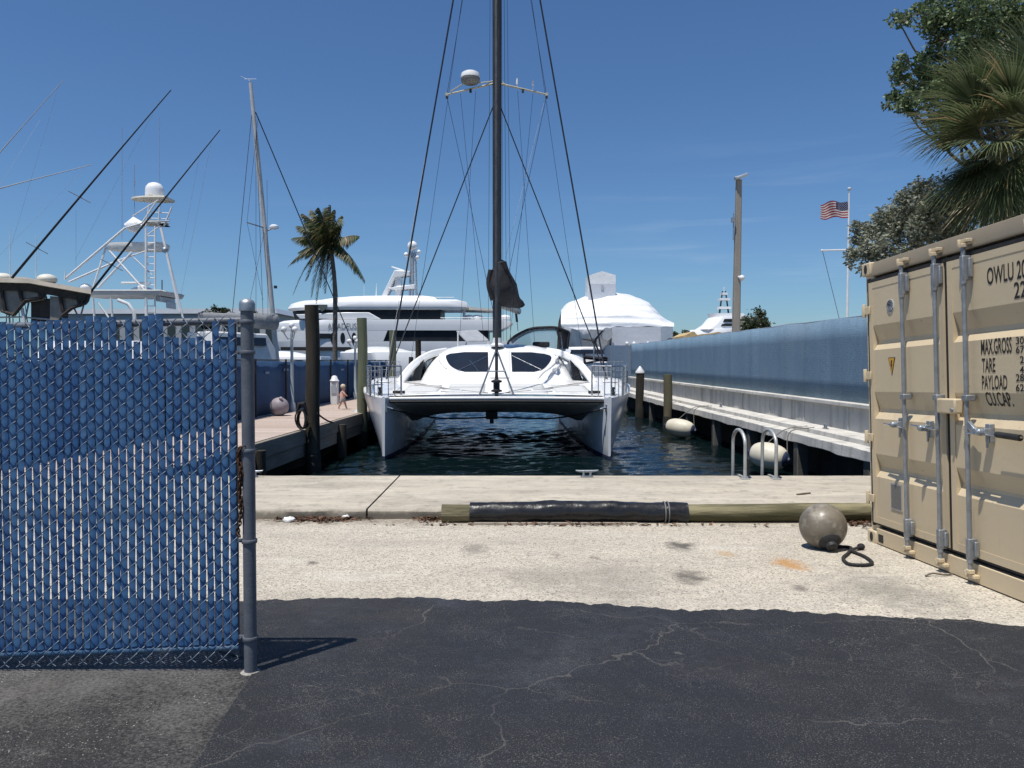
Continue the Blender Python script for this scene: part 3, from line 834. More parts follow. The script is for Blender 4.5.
for v in (.38, .7, 1, 1.5, 2, 2.5, 3, 4, 5.5, 8, 11, 13):
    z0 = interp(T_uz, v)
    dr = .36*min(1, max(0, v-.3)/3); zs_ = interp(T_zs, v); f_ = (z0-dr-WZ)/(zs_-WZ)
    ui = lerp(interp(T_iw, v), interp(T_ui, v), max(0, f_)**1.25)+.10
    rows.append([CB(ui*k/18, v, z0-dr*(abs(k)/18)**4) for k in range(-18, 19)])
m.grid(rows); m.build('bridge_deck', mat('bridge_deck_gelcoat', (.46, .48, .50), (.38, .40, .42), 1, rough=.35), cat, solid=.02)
m = MB(); m.box(CB(-.15, 2.6, .06), (.35, .5, .22)); m.box(CB(-.15, 2.4, -.1), (.12, .2, .15)); m.build('anchor_roller', black_rub, cat)
# coachroof as a smooth dome
T_hc = [(3.7, 0), (3.95, .10), (4.3, .22), (4.7, .44), (5.2, .80), (5.7, 1.12), (6.2, 1.28), (7, 1.35), (9, 1.38), (12.4, 1.36)]
CW = 2.58
def roofz(u, v):
    t = min(1, abs(u)/CW)
    ve = v-.45*t*t
    a, b = ve-.12, ve+.12
    h = (interp(T_hc, a)+interp(T_hc, ve)+interp(T_hc, b))/3
    return .95+h*max(0, 1-t**4.2)**.5
m = MB(); rows = []
us = [CW*math.sin(PI/2*k/18) for k in range(-18, 19)]
vv = [3.7+.12*i for i in range(26)]+[7, 8, 9, 10, 11, 12.2, 12.4]
for v in vv: rows.append([CB(u, v, roofz(u, v)) for u in us])
rows.append([CB(u, 12.42, .9) for u in us])
m.grid(rows); roof = m.build('coachroof', white_gel, cat, sharp=60)
def hit(px, py):
    d = ray(px, py); y = 24.0
    while y < 34:
        q = Vector((d.x/d.y*y, y, CH+d.z/d.y*y))
        if q.z <= roofz(q.x-bx(y), y-BY): return q+Vector((0, -.018, .014))
        y += .01
    return q
def patch(name, ltab, rtab, y0, y1, m_, parent, n=12, k=14):
    m = MB(); rows = []
    for i in range(n+1):
        y = lerp(y0, y1, i/n); a, b = interp(ltab, y), interp(rtab, y)
        rows.append([hit(lerp(a, b, j/k), y) for j in range(k+1)])
    m.grid(rows); return m.build(name, m_, parent, sharp=60)
frame_m = mat('window_surround', (.045, .048, .052))
patch('window', [(352.3, 466), (353, 456), (354.2, 449), (356, 445.5), (359, 446.2), (363, 448), (366, 450.5), (369, 455), (371, 460), (372, 466)], [(352, 488), (372, 488.5)], 352.4, 371.8, glass_dark, cat)
patch('window', [(352, 511), (372, 512)], [(352.3, 528), (353.4, 540), (355, 549), (357, 551.5), (360, 551), (364, 548.5), (368, 545), (370.5, 541), (372, 533)], 352.6, 371.8, glass_dark, cat)
# flowing side arches with dark side windows between them and the cabin
for s in (-1, 1):
    line = [(1.75, 6.5, 2.06), (2.30, 6.0, 1.93), (2.78, 5.6, 1.62), (3.08, 5.25, 1.26), (3.24, 5.0, .98)]
    pts = smooth([CB(s*u, v, z) for u, v, z in line], 5)
    m = MB(); secs = []
    for i, p in enumerate(pts):
        w = lerp(.12, .13, i/(len(pts)-1))
        t = (pts[min(i+1, len(pts)-1)]-pts[max(i-1, 0)]).normalized(); nrm = Vector((t.z, 0, -t.x)).normalized()
        secs.append([p+nrm*w+Vector((0, -.05, 0)), p+nrm*w*.7+Vector((0, -.09, 0)), p-nrm*w*.7+Vector((0, -.09, 0)), p-nrm*w+Vector((0, -.05, 0)), p-nrm*w+Vector((0, 1.6, 0)), p+nrm*w+Vector((0, 1.6, 0))])
    m.loft(secs); m.build('side_arch', white_gel, cat, bevel=.02)
    m = MB(); m.prism([CB(s*2.50, 5.6, 1.75), CB(s*2.62, 5.6, 1.0), CB(s*2.95, 5.6, 1.0), CB(s*2.78, 5.6, 1.45)], (0, 1.5, 0)); m.build('side_window', glass_dark, cat)
# flowing mouldings below the windows, mast pillar, window lines
for path in ([(553, 351), (557, 357), (555, 362), (549, 368), (542, 373), (537, 379)], [(562, 352), (564, 359), (559, 365), (552, 372), (548, 380)], [(443, 351), (440, 357), (442, 363), (447, 369)]):
    pts = smooth([hit(px, py)+Vector((0, .02, -.015)) for px, py in path], 5)
    m = MB(); m.tube(pts, [.02]+[.055]*(len(pts)-2)+[.02], 8); m.build('coachroof_moulding', white_gel, cat, sharp=80)
m = MB(); rows = []
for k in range(9):
    y = lerp(351, 378, k/8); rows.append([hit(px, y)+Vector((0, -.03 if 1 <= j <= 3 else .03, 0)) for j, px in enumerate((489.5, 490.5, 499, 509, 510))])
m.grid(rows); m.build('mast_pillar', white_gel, cat, sharp=60)
for a_, b_ in (((458, 371), (487, 357)), ((541, 370), (512, 356)), ((470, 361), (478, 371))):
    m = MB(); m.bar(hit(*a_)+Vector((0, -.04, 0)), hit(*b_)+Vector((0, -.04, 0)), .012, 6); m.build('wiper', steel, cat)
# hatches, deck gear
for u, v, w, l in ((-1.3, 1.6, .62, .62), (1.3, 1.6, .62, .62)):
    m = MB(); m.box(CB(u, v, deckz(u, v)+.025), (w, l, .05)); hh = m.build('deck_hatch', far_white, cat, bevel=.02)
    m = MB(); m.box(CB(u, v, deckz(u, v)+.055), (w-.12, l-.12, .012)); m.build('pane', glass_dark, hh)
for s in (-1, 1):
    for (u0, v0, u1, v1) in ((.25, .6, 2.6, 3.6), (.6, 1.0, 3.1, 4.8)):
        m = MB(); m.tube([CB(s*lerp(u0, u1, i/8), lerp(v0, v1, i/8), deckz(lerp(u0, u1, i/8), lerp(v0, v1, i/8))+.015) for i in range(9)], .012, 6); m.build('deck_line', rope_grey, cat)
    m = MB()
    pp = []
    for i in range(40):
        a = i*.9; pp.append(CB(s*(2.75+.16*math.cos(a)), .95+.13*math.sin(a), deckz(2.75, .95)+.03+.012*(i % 5)))
    m.tube(pp, .018, 6); m.build('rope_coil', rope_black, cat)
# non-skid deck panels and seams
skid = mat('nonskid_panel', (.56, .57, .56), (.50, .51, .50), 40, rough=.8, bump=.002)
for s in (-1, 1):
    for (u0, u1, v0, v1) in ((.35, 1.45, .75, 2.6), (1.7, 2.75, 1.5, 3.4), (2.95, 3.45, 1.3, 2.9), (3.2, 3.9, 3.2, 4.7), (.35, 1.45, 2.75, 3.55)):
        m = MB(); m.grid([[CB(s*lerp(u0, u1, i/6), lerp(v0, v1, j/6), deckz(lerp(u0, u1, i/6), lerp(v0, v1, j/6))+.012) for i in range(7)] for j in range(7)]); m.build('nonskid_panel', skid, cat, solid=.006)
# headsail furler, A-frame
m = MB()
for s in (-1, 1): m.bar(CB(s*.50, .34, .69), CB(s*.03, .50, 1.95), .026, 8)
m.bar(CB(-.24, .4, 1.42), CB(.24, .4, 1.42), .018, 8)
m.build('bow_frame', galv, cat)
m = MB(); m.lathe([(.03, .67), (.05, .74), (.06, .84), (.15, .86), (.15, .90), (.09, .92), (.09, 1.10), (.15, 1.12), (.15, 1.16), (.05, 1.20), (.035, 1.45)], CB(0, .42, 0), n=14); m.build('furler_drum', black_rub, cat)
MASTV = 5.95
m = MB(); m.tube([CB(0, .42, 1.4), CB(0, MASTV-.16, 21.5)], .045, 8); m.build('forestay', carbon, cat)
# mast and rig
m = MB(); m.tube([CB(.01, MASTV, 2.15), CB(.01, MASTV, 22.2)], .125, 14, flat=1.25); mast = m.build('mast', carbon, cat)
m = MB(); m.lathe([(.24, 2.2), (.24, 2.26), (.16, 2.32), (.15, 2.5)], CB(.01, MASTV, 0), n=16); m.build('mast_step', white_paint, mast)
spz = P(498, 90, BY+MASTV).z
spm = mat('spreader_paint', (.50, .48, .36), (.40, .38, .29), 8, rough=.5)
for s in (-1, 1):
    tip = CB(s*1.73, MASTV+.28, spz-.06)
    m = MB(); m.tube([CB(s*.08, MASTV, spz+.22), tip], [.055, .04], 8, flat=.6); m.bar(CB(s*.1, MASTV, spz+.34), CB(s*.35, MASTV, spz+.14), .02)
    m.box(tip, (.09, .1, .1)); m.build('spreader', spm, mast)
    m = MB(); m.box(tip+Vector((0, 0, -.07)), (.07, .09, .12)); m.box(CB(s*.9, MASTV+.1, spz-.0), (.08, .09, .1)); m.build('spreader_light', black_rub, mast)
q = CB(-.90, MASTV-.05, spz+.12)
m = MB(); m.lathe([(.24, .08), (.29, .11), (.32, .17), (.33, .22), (.33, .24)], q, n=24); rb = m.build('radar_base', mat('radar_base_grey', (.22, .22, .21)), mast)
m = MB(); m.lathe([(.33, .262), (.33, .33), (.30, .42), (.22, .47), (.1, .49), (.02, .495)], q, n=24); m.build('radar_dome', white_gel, mast)
m = MB(); m.bar(CB(-1.6, MASTV+.2, spz+.02), q+Vector((-.2, 0, .1)), .02); m.bar(CB(-.1, MASTV, spz+.3), q+Vector((.3, 0, .1)), .02); each(m, 'radar_bracket', spm, mast)
for u in (.70, 1.25):
    m = MB(); m.lathe([(.012, 0), (.012, .14), (.035, .15), (.03, .28), (.01, .36)], CB(u, MASTV+.1, spz+lerp(.12, .02, u/1.7)), n=8); m.build('instrument', white_paint, mast)
CHP = {s: CB(s*3.92, 6.9, 1.06) for s in (-1, 1)}
def stay(name, a, b, r, m_=wire_m):
    m = MB(); m.bar(a, b, r, 6); return m.build(name, m_, cat)
for s in (-1, 1):
    stay('shroud', CHP[s], CB(s*.1, MASTV, 21.8), .032)
    stay('lower_shroud', CHP[s]+Vector((.0, -.35, 0)), CB(s*.1, MASTV, spz-.5), .021)
    tip = CB(s*1.73, MASTV+.28, spz-.1)
    stay('diamond_wire', tip, CB(s*.12, MASTV, 3.4), .009)
    stay('diamond_wire', tip, CB(s*.12, MASTV, 20.2), .009)
    stay('halyard', CB(s*1.25, MASTV+.2, spz-.06), CB(s*.45, MASTV+.1, 2.4), .007)
    stay('halyard', CB(s*.72, MASTV+.1, spz), CB(s*1.35, MASTV+1, 2.4), .007)
    stay('backstay', CB(s*3.9, 13.2, 1.0), CB(s*.1, MASTV+.1, 21.6), .008)
for u in (.34, .48, .22, -.3):
    stay('halyard', CB(u, MASTV+.15, 2.4), CB(u*.6, MASTV+.15, 21.8), .007)
stay('flag_halyard', CB(1.72, MASTV+.28, spz), CB(.3, MASTV+.5, 5.3), .006, mat('white_line', (.6, .6, .58)))
stay('flag_halyard', CB(-4.1, 7.5, 1.1), CB(-.15, MASTV, 21), .009, mat('white_line'  , (.6, .6, .58)))
# boom with its sail bundle
bq = [P(499, 304, BY+MASTV+.3), P(519, 311, BY+MASTV+6)]
m = MB(); m.tube(bq, .10, 10, flat=1.5); m.build('boom', alu, cat)
m = MB(); secs = []
prof = [(26.15, 497, 500, .12, 3.9, 4.4), (26.35, 499.5, 0, .36, 3.75, 5.05), (26.75, 501, 0, .45, 3.62, 5.22), (27.3, 503, 0, .46, 3.62, 5.0), (28.2, 506.5, 0, .42, 3.66, 4.55), (29.6, 511, 0, .36, 3.75, 4.35), (31, 515, 0, .30, 3.82, 4.3), (32.6, 520, 0, .2, 3.95, 4.25)]
for j, (Y, px, _, w, z0, z1) in enumerate(prof):
    cx = (px-512)/769*Y; ring = []
    for k in range(18):
        a = 2*PI*k/18
        r = 1+.34*mnoise.noise(Vector((k*.9, j*1.3, 3)))
        ring.append((cx+w*math.sin(a)*r*(1 if math.cos(a) < .3 else .7), Y+.05*mnoise.noise(Vector((k, j, 9))), (z0+z1)/2-(z1-z0)/2*math.cos(a)*(-1)*(1+.1*mnoise.noise(Vector((k*1.7, j, 1))))))
    secs.append(ring)
m.loft(secs); m.build('sail_cover', black_cloth, cat, sharp=30)
m = MB(); m.tube(smooth([P(503, 262, 26.4), P(507, 275, 26.5), P(513, 290, 27.2), P(518, 305, 29)], 5), [.12]*16, 7); m.tube(smooth([P(491, 270, 26.4), P(489, 284, 26.4), P(493, 300, 26.4)], 5), .10, 7); m.build('loose_sail', black_cloth, cat)
m = MB(); m.bar(P(516, 313, 32.4), P(517, 322, 32.4), .05); m.bar(P(517, 320, 32.4), P(518, 331, 32.6), .012); m.build('mainsheet_block', black_rub, cat)
# dodger over the cockpit
YD = 31.0
vinyl = NT('clear_vinyl'); vinyl.base((.5, .6, .7)); vinyl.set(.08, 0, .5)
tb = vinyl.n('ShaderNodeBsdfTransparent'); tb.inputs[0].default_value = (.62, .70, .78, 1)
mx = vinyl.n('ShaderNodeMixShader'); mx.inputs[0].default_value = .28
vinyl.l(tb.outputs[0], mx.inputs[1]); vinyl.l(vinyl.b.outputs[0], mx.inputs[2]); vinyl.l(mx.outputs[0], vinyl.out.inputs['Surface'])
vinyl = vinyl.mat
fl = smooth([P(508, 342, YD), P(516, 335.5, YD), P(530, 329, YD), P(544, 327.5, YD), P(557, 327.8, YD), P(569, 332, YD+.2)], 5)
bk = [p+Vector((.15, 2.6, .02)) for p in fl]
m = MB(); m.tube(fl, .05, 8); m.tube(bk, .05, 8); m.bar(fl[15], bk[15], .04); m.bar(P(569, 332, YD+.2), P(567, 349, YD+.2), .06); m.bar(P(557, 328, YD), P(561, 348, YD), .05); m.bar(P(508, 342, YD), P(508, 350, YD), .05)
dfr = m.build('dodger_frame', black_cloth, cat)
m = MB(); m.grid([[p+Vector((0, 0, .04)) for p in fl], [p+Vector((0, 0, .07)) for p in [(a+b)/2 for a, b in zip(fl, bk)]], [p+Vector((0, 0, .04)) for p in bk]]); m.build('dodger_top', black_cloth, cat, solid=.03)
m = MB(); m.grid([[p for p in fl[:21]], [Vector((p.x, p.y, P(530, 349, YD).z)) for p in fl[:21]]]); m.build('dodger_window', vinyl, cat)
m = MB(); m.prism([P(561, 330, YD), P(568, 333, YD+.2), P(566.5, 349, YD+.2), P(563, 349, YD)], (0, .03, 0)); m.build('dodger_side_curtain', black_cloth, cat)
m = MB(); a = P(541, 343.5, 28.5); m.box((a.x, a.y, roofz(a.x-bx(28.5), 28.5-BY)+.10), (.62, .5, .2)); m.build('roof_bag', black_cloth, cat, bevel=.05)
m = MB(); m.prism([P(456.5, 332, 30.5), P(477, 331, 30.9), P(489, 341.5, 29.6), P(467, 342.5, 29.2)], (0, .02, .05)); m.build('solar_panel', mat('solar_panel_back', (.36, .38, .40), rough=.4), cat)
m = MB()
for px, py in ((458, 333), (488, 341)):
    a = P(px, py, 30.2); m.bar(a, (a.x, a.y, 2.2), .03)
a = P(466, 341, 30.0); m.bar(a, (a.x, a.y, 2.2), .03); each(m, 'solar_bracket', white_paint, cat)
# pulpits
for s in (-1, 1):
    pl = [(2.62, .42), (3.12, .18), (3.48, .55), (3.74, 1.5), (3.95, 2.8), (4.1, 4.2)]
    m = MB()
    for u, v in pl: m.bar(CB(s*u, v, interp(T_zs, v)-.02), CB(s*u, v, 1.56), .024, 8)
    for (ua, va), (ub, vb) in zip(pl, pl[1:]):
        for f in (.33, .66): m.bar(CB(s*lerp(ua, ub, f), lerp(va, vb, f), interp(T_zs, va)-.02), CB(s*lerp(ua, ub, f), lerp(va, vb, f), 1.56), .013, 6)
    for z, r in ((1.56, .02), (1.26, .012), (1.40, .010)): m.tube([CB(s*u, v, z) for u, v in pl], r, 6)
    m.build('pulpit_rail', steel, cat)
    m = MB(); m.box(CB(s*3.15, .75, 1.12), (.42, .36, .05)); m.build('pulpit_seat', white_gel, cat, bevel=.02)
    m = MB()
    for u, v in ((4.17, 5.6), (4.22, 7), (4.22, 8.6), (4.2, 10.2), (4.1, 11.8)): m.bar(CB(s*u, v, 1.0), CB(s*u, v, 1.7), .014, 6)
    for z in (1.68, 1.38): m.tube([CB(s*u, v, z) for u, v in ((4.1, 4.2), (4.17, 5.6), (4.22, 7), (4.22, 8.6), (4.2, 10.2), (4.1, 11.8))], .007, 5)
    m.build('lifeline', steel, cat)
    rp = MB(); rp.tube(smooth([CB(s*2.86, .06, .40), CB(s*2.3, .8, .20), CB(s*1.6, 1.8, .02), CB(s*.9, 2.4, -.02), CB(.0, 2.6, .0)], 6), .024, 7)
    rp.build('mooring_bridle', rope_black, cat)
# wind generator on a pole at the stern
a = P(594, 341, 33.2)
m = MB(); m.bar((a.x, a.y, .9), a, .03); m.build('wind_generator_pole', steel, cat)
m = MB(); m.lathe([(.05, -.2), (.11, -.1), (.11, .15), (.03, .3)], a, (0, 1, .1), 12)
for k in range(3):
    ang = .9+2*PI*k/3; d = Vector((math.cos(ang), 0, math.sin(ang)))
    e = d.cross(Vector((0, 1, 0)))
    m.prism([a+d*.05+e*.05+Vector((0, -.22, 0)), a+d*.55+e*.03+Vector((0, -.22, 0)), a+d*.55-e*.03+Vector((0, -.2, 0)), a+d*.05-e*.05+Vector((0, -.18, 0))], (0, .02, 0))
m.build('wind_generator', black_rub, cat)
# ================================================================== shipping container
cq = P(868.5, 541, 7.16)
ax = Vector((.032, -1, .0345)).normalized()
ay = Vector((0, 0, 1)).cross(ax).normalized()
az = ax.cross(ay).normalized()
ax_q = Matrix.Rotation(R(1.1), 3, ax); ay, az = ax_q @ ay, ax_q @ az
CM = Matrix((ax, ay, az)).transposed()
ct = thing('shipping_container', 'tan steel shipping container, its doors shut with galvanised lock rods', 'shipping container', (0, 0, 0))
def door_px(px, py, yoff=0.0):
    "local (u, z) of a picture position on the door plane"
    d = ray(px, py); o = Vector((0, 0, CH))
    n = ay; t = (cq+ay*yoff-o).dot(n)/d.dot(n)
    q = o+d*t-cq
    return q.dot(ax), q.dot(az)
CWID, CHGT, CLEN = 2.56, 2.591, 6.06
def cpart(m, name, mt, parent=None, **k):
    return m.build(name, mt, parent or ct, **k)
m = MB()
m.box2((.02, .02, .09), (.17, .15, 2.48)); cpart(m, 'corner_post', tan_paint, bevel=.008)
m = MB(); m.box2((CWID-.17, .02, .09), (CWID-.02, .15, 2.48)); cpart(m, 'corner_post', tan_paint, bevel=.008)
for u0 in (0, CWID-.162):
    for z0 in (0, CHGT-.118):
        for y0 in (-.012, CLEN-.17):
            m = MB(); m.box2((u0, y0, z0), (u0+.162, y0+.178, z0+.118)); cc = cpart(m, 'corner_casting', tan_paint, bevel=.012)
            if y0 < 0:
                m = MB(); m.prism([(u0+.081+.028*math.cos(2*PI*k/16), -.0145, z0+.059+.042*math.sin(2*PI*k/16)) for k in range(16)], (0, .004, 0)); cpart(m, 'casting_hole', dark_gasket, cc)
m = MB(); m.prism([(.164, .0, 2.455), (.164, -.004, 2.475), (.164, .02, 2.585), (.164, .16, 2.588), (.164, .16, 2.455)], (CWID-.328, 0, 0)); cpart(m, 'door_header', tan_dark, bevel=.004)  # header in a darker tan than the doors
m = MB(); m.box2((.164, -.006, .012), (CWID-.164, .15, .152)); sill = cpart(m, 'door_sill', tan_paint, bevel=.005)
for u0 in (.20, CWID-.30):
    m = MB(); m.box2((u0, -.0085, .035), (u0+.085, .0, .105)); cpart(m, 'sill_opening', dark_gasket, sill)
m = MB(); m.box2((.10, .045, .15), (CWID-.10, .075, 2.46)); cpart(m, 'door_gasket', dark_gasket)
PROF = [(.235, 0), (.625, 0), (.690, .042), (.715, .045), (.835, 0), (1.155, 0), (1.218, .042), (1.25, .045), (1.40, 0), (1.78, 0), (1.835, .042), (1.87, .045), (2.005, 0), (2.365, 0)]
def prof_y(z): return interp(PROF, z)
def door(u0, u1, label=None):
    m = MB()
    m.loft([[(u, y, z) for z, y in PROF]+[(u, .055, 2.365), (u, .055, .235)] for u in (u0+.062, u1-.062)])
    for a in (u0, u1-.06): m.box2((a, -.006, .20), (a+.06, .05, 2.40))
    m.box2((u0+.061, -.003, 2.345), (u1-.061, .05, 2.40)); m.box2((u0+.061, -.003, .20), (u1-.061, .05, .26))
    d = cpart(m, 'door', tan_paint, sharp=11)
    for za, zb in ((.185, .198), (2.402, 2.43)):
        g = MB(); g.box2((u0-.012, -.001, za), (u1+.012, .012, zb)); cpart(g, 'door_seal', dark_gasket, d)
    return d
D1 = door(.115, 1.272); D2 = door(1.324, 2.445)
m = MB(); m.box2((1.276, .006, .19), (1.320, .04, 2.44)); cpart(m, 'centre_seal', dark_gasket)
m = MB(); m.box2((.086, -.002, .17), (.113, .03, 2.44)); cpart(m, 'hinge_seal', dark_gasket)
for z in (.42, .98, 1.55, 2.15):
    for u, sg in ((.05, 1), (CWID-.05, -1)):
        m = MB(); m.bar((u, -.02, z-.06), (u, -.02, z+.06), .018, 10); m.box2((min(u, u+sg*.10), -.022, z-.035), (max(u, u+sg*.10), -.008, z+.035)); cpart(m, 'hinge', tan_paint, bevel=.004)
rods = [door_px(905, 420, -.05)[0], door_px(938, 420, -.05)[0], door_px(967.5, 420, -.05)[0], 2.31]
for i, u in enumerate(rods):
    m = MB(); m.bar((u, -.055, .10), (u, -.055, 2.475), .0158, 14); rd = cpart(m, 'lock_rod', rod_paint)
    for z0, z1 in ((2.22, 2.40), (.19, .34)):
        m = MB(); m.box2((u-.021, -.074, z0), (u+.021, -.010, z1)); m.box2((u+.0205, -.04, z0+.02), (u+.042, -.008, z1-.02)); m.bar((u, -.055, z0-.03), (u, -.055, z0+.01), .022, 12)
        cpart(m, 'rod_bracket', rod_paint, rd, bevel=.006)
    m = MB(); m.box2((u-.03, -.076, 1.34), (u+.03, -.004, 1.385)); cpart(m, 'rod_guide', rod_paint, rd, bevel=.006)
    for z in (.10, 2.475):
        m = MB(); m.box((u, -.055, z), (.045, .045, .03)); m.box((u, -.03, z+(.035 if z > 1 else -.035)), (.08, .045, .026)); m.bar((u-.045, -.055, z), (u-.045, -.055, z+(.05 if z > 1 else -.05)), .014, 8); cpart(m, 'cam_keeper', tan_paint, rd, bevel=.004)
# handles
def handle(px0, py0, px1, py1, hub, grip=None):
    a = door_px(px0, py0, -.075); b = door_px(px1, py1, -.075); h = door_px(*hub, -.06)
    m = MB(); m.tube([(a[0], -.072, a[1]), (lerp(a[0], b[0], .5), -.078, lerp(a[1], b[1], .5)), (b[0], -.072, b[1])], [.011, .013, .011], 8, flat=.7); hd = cpart(m, 'door_handle', steel)
    m = MB(); m.box((h[0], -.02, h[1]-.01), (.05, .04, .13)); m.box((h[0], -.06, h[1]), (.065, .045, .05)); m.lathe([(.026, 0), (.026, .035), (.012, .05)], (h[0], -.075, h[1]), (0, -1, 0), 12); m.bar((h[0]+.02, -.05, h[1]-.02), (h[0]+.01, -.05, h[1]-.11), .01, 6); cpart(m, 'handle_hub', galv, hd, bevel=.004)
    if grip:
        g0 = door_px(*grip[0], -.075); g1 = door_px(*grip[1], -.075)
        m = MB(); m.tube([(g0[0], -.075, g0[1]), (g1[0], -.073, g1[1])], .022, 10); cpart(m, 'handle_grip', black_rub, hd)
handle(884, 423.5, 905, 428, (897.5, 424.5))
handle(911, 425, 937, 429.5, (925.5, 428))
handle(968, 433, 1021, 437.5, (984.5, 432), ((997, 434.5), (1020, 438)))
m = MB(); a = door_px(972, 428, -.05); m.box((a[0], -.05, a[1]), (.10, .03, .05), rotm('Y', 35)); m.box((a[0]+.05, -.055, a[1]-.02), (.05, .04, .04)); cpart(m, 'handle_latch', galv, bevel=.005)
a = door_px(939, 397, -.05); b = door_px(958, 414, -.05)
m = MB(); m.box2((a[0], -.075, b[1]+.0), (b[0], -.008, a[1]-.01)); lb = cpart(m, 'lock_box', tan_paint, bevel=.012)
m = MB(); m.lathe([(.014, 0), (.014, .012)], (b[0]-.03, -.075, b[1]+.03), (0, -1, 0), 10); cpart(m, 'bolt', galv, lb)
# body: corrugated walls and roof
def corr(u, sgn):
    m = MB(); pts = []; y = .16; k = 0
    while y < CLEN-.2:
        for dy, o in ((0, 0), (.07, 0), (.138, .036), (.208, .036)): pts.append((y+dy, o))
        y += .276
    lo = [(u-sgn*o, y, .14) for y, o in pts]; hi = [(u-sgn*o, y, 2.50) for y, o in pts]
    m.grid([lo, hi]); return m
for u, sgn in ((.03, -1), (CWID-.03, 1)):
    cpart(corr(u, sgn), 'side_wall', tan_paint, solid=.004)
m = MB(); m.box2((.02, .165, 2.51), (CWID-.02, CLEN-.02, 2.57)); cpart(m, 'roof', tan_dark, bevel=.01)
m = MB(); m.box2((.03, .165, .02), (CWID-.03, CLEN-.02, .14)); cpart(m, 'floor_frame', tan_dark)
m = MB(); m.box2((.03, CLEN-.06, .14), (CWID-.03, CLEN-.03, 2.5)); cpart(m, 'end_wall', tan_paint)
# decals
lx, lz = door_px(890.5, 306)
m = MB(); m.lathe([(.062, 0), (.062, .002)], (lx, -.001, lz), (0, -1, 0), 28); lg = cpart(m, 'round_decal', mat('decal_white', (.7, .69, .66), rough=.4))
m = MB()
for k, (r0, a0, a1) in enumerate(((.05, .4, 5.9), (.034, 1.0, 4.6), (.020, -.8, 3.2))):
    m.tube([(lx+.006*k+r0*math.cos(lerp(a0, a1, i/16)), -.0045, lz+r0*math.sin(lerp(a0, a1, i/16))*1.0) for i in range(17)], .0045, 5)
for k in range(4): m.box((lx-.008, -.0042, lz-.03+.02*k), (.05, .003, .006), rotm('Y', 25))
cpart(m, 'decal_emblem', mat('decal_grey', (.10, .11, .13)), lg)
tx, tz = door_px(892, 366)
m = MB(); m.prism([(tx-.058, -.001, tz+.075), (tx+.058, -.001, tz+.075), (tx, -.001, tz-.085)], (0, -.0015, 0)); tr = cpart(m, 'warning_triangle', stencil)
m = MB(); m.prism([(tx-.048, -.0035, tz+.069), (tx+.048, -.0035, tz+.069), (tx, -.0035, tz-.070)], (0, -.001, 0)); cpart(m, 'triangle_face', mat('warning_yellow', (.62, .33, .03), (.5, .27, .03), 12), tr)
m = MB(); m.prism([(tx-.004, -.005, tz+.05), (tx+.016, -.005, tz+.05), (tx+.002, -.005, tz+.012), (tx+.014, -.005, tz+.012), (tx-.008, -.005, tz-.035), (tx-.001, -.005, tz+.0), (tx-.014, -.005, tz)], (0, -.001, 0)); cpart(m, 'bolt_symbol', stencil, tr)
a = door_px(891, 482); b = door_px(903, 512)
m = MB(); m.box2((a[0], -.006, b[1]), (b[0], -.0005, a[1])); pl = cpart(m, 'data_plate', mat('data_plate_rim', (.42, .40, .36), rough=.5))
m = MB(); m.box2((a[0]+.014, -.008, b[1]+.016), (b[0]-.014, -.0062, a[1]-.016)); cpart(m, 'plate_face', mat('data_plate_grey', (.13, .125, .12), (.20, .19, .17), 60, stretch=(1, 1, 3), rough=.45), pl)
# stencilled writing
def text_mesh(body, size, sx=1, bold=0):
    cu = bpy.data.curves.new('lettering', 'FONT'); cu.body = body; cu.size = size; cu.offset = bold; cu.resolution_u = 3
    ob = bpy.data.objects.new('lettering', cu); COL.objects.link(ob)
    bpy.context.view_layer.update()
    me = bpy.data.meshes.new_from_object(ob.evaluated_get(bpy.context.evaluated_depsgraph_get()))
    bpy.data.objects.remove(ob); bpy.data.curves.remove(cu)
    for v in me.vertices: v.co.x *= sx
    return me
def stencil_text(body, px, py_top, py_bot, width_px, m_=stencil):
    u0, z1 = door_px(px, py_top); _, z0 = door_px(px, py_bot)
    u1, _ = door_px(px+width_px, (py_top+py_bot)/2)
    me = text_mesh(body, 1, 1, .012)
    xs = [v.co.x for v in me.vertices]; ys = [v.co.y for v in me.vertices]
    bm = bmesh.new(); bm.from_mesh(me)
    for v in bm.verts:
        v.co = Vector((u0+(v.co.x-min(xs))/(max(xs)-min(xs))*(u1-u0), 0, z0+(v.co.y-min(ys))/(max(ys)-min(ys))*(z1-z0)))
    for zc, _ in PROF:
        bmesh.ops.bisect_plane(bm, geom=bm.verts[:]+bm.edges[:]+bm.faces[:], plane_co=(0, 0, zc), plane_no=(0, 0, 1))
    for v in bm.verts: v.co.y = prof_y(v.co.z)-.0022
    me2 = bpy.data.meshes.new('lettering'); bm.to_mesh(me2); bm.free()
    me2.materials.append(m_)
    o = bpy.data.objects.new('lettering', me2); COL.objects.link(o); o.parent = ct; ORG[o.name] = (0, 0, 0)
    return o
stencil_text('OWLU 20', 987, 268, 285.5, 39.5)
stencil_text('22', 1014, 282.5, 299, 12.5)
stencil_text('MAX.GROSS', 981, 339.5, 355, 31)
stencil_text('TARE', 982, 358.5, 372.5, 13.5)
stencil_text('PAYLOAD', 982, 375.5, 389.5, 25.5)
stencil_text('CU.CAP.', 984.5, 392, 406, 26)
for s_, y in (('30.', 337), ('67.', 346), ('2.', 356), ('4.', 366), ('28.', 374), ('62.', 384)):
    w = 10 if len(s_) == 3 else 6
    stencil_text(s_, 1016+(0 if w == 10 else 4), y, y+7.5, w)
ct.matrix_world = Matrix.Translation(cq) @ CM.to_4x4()

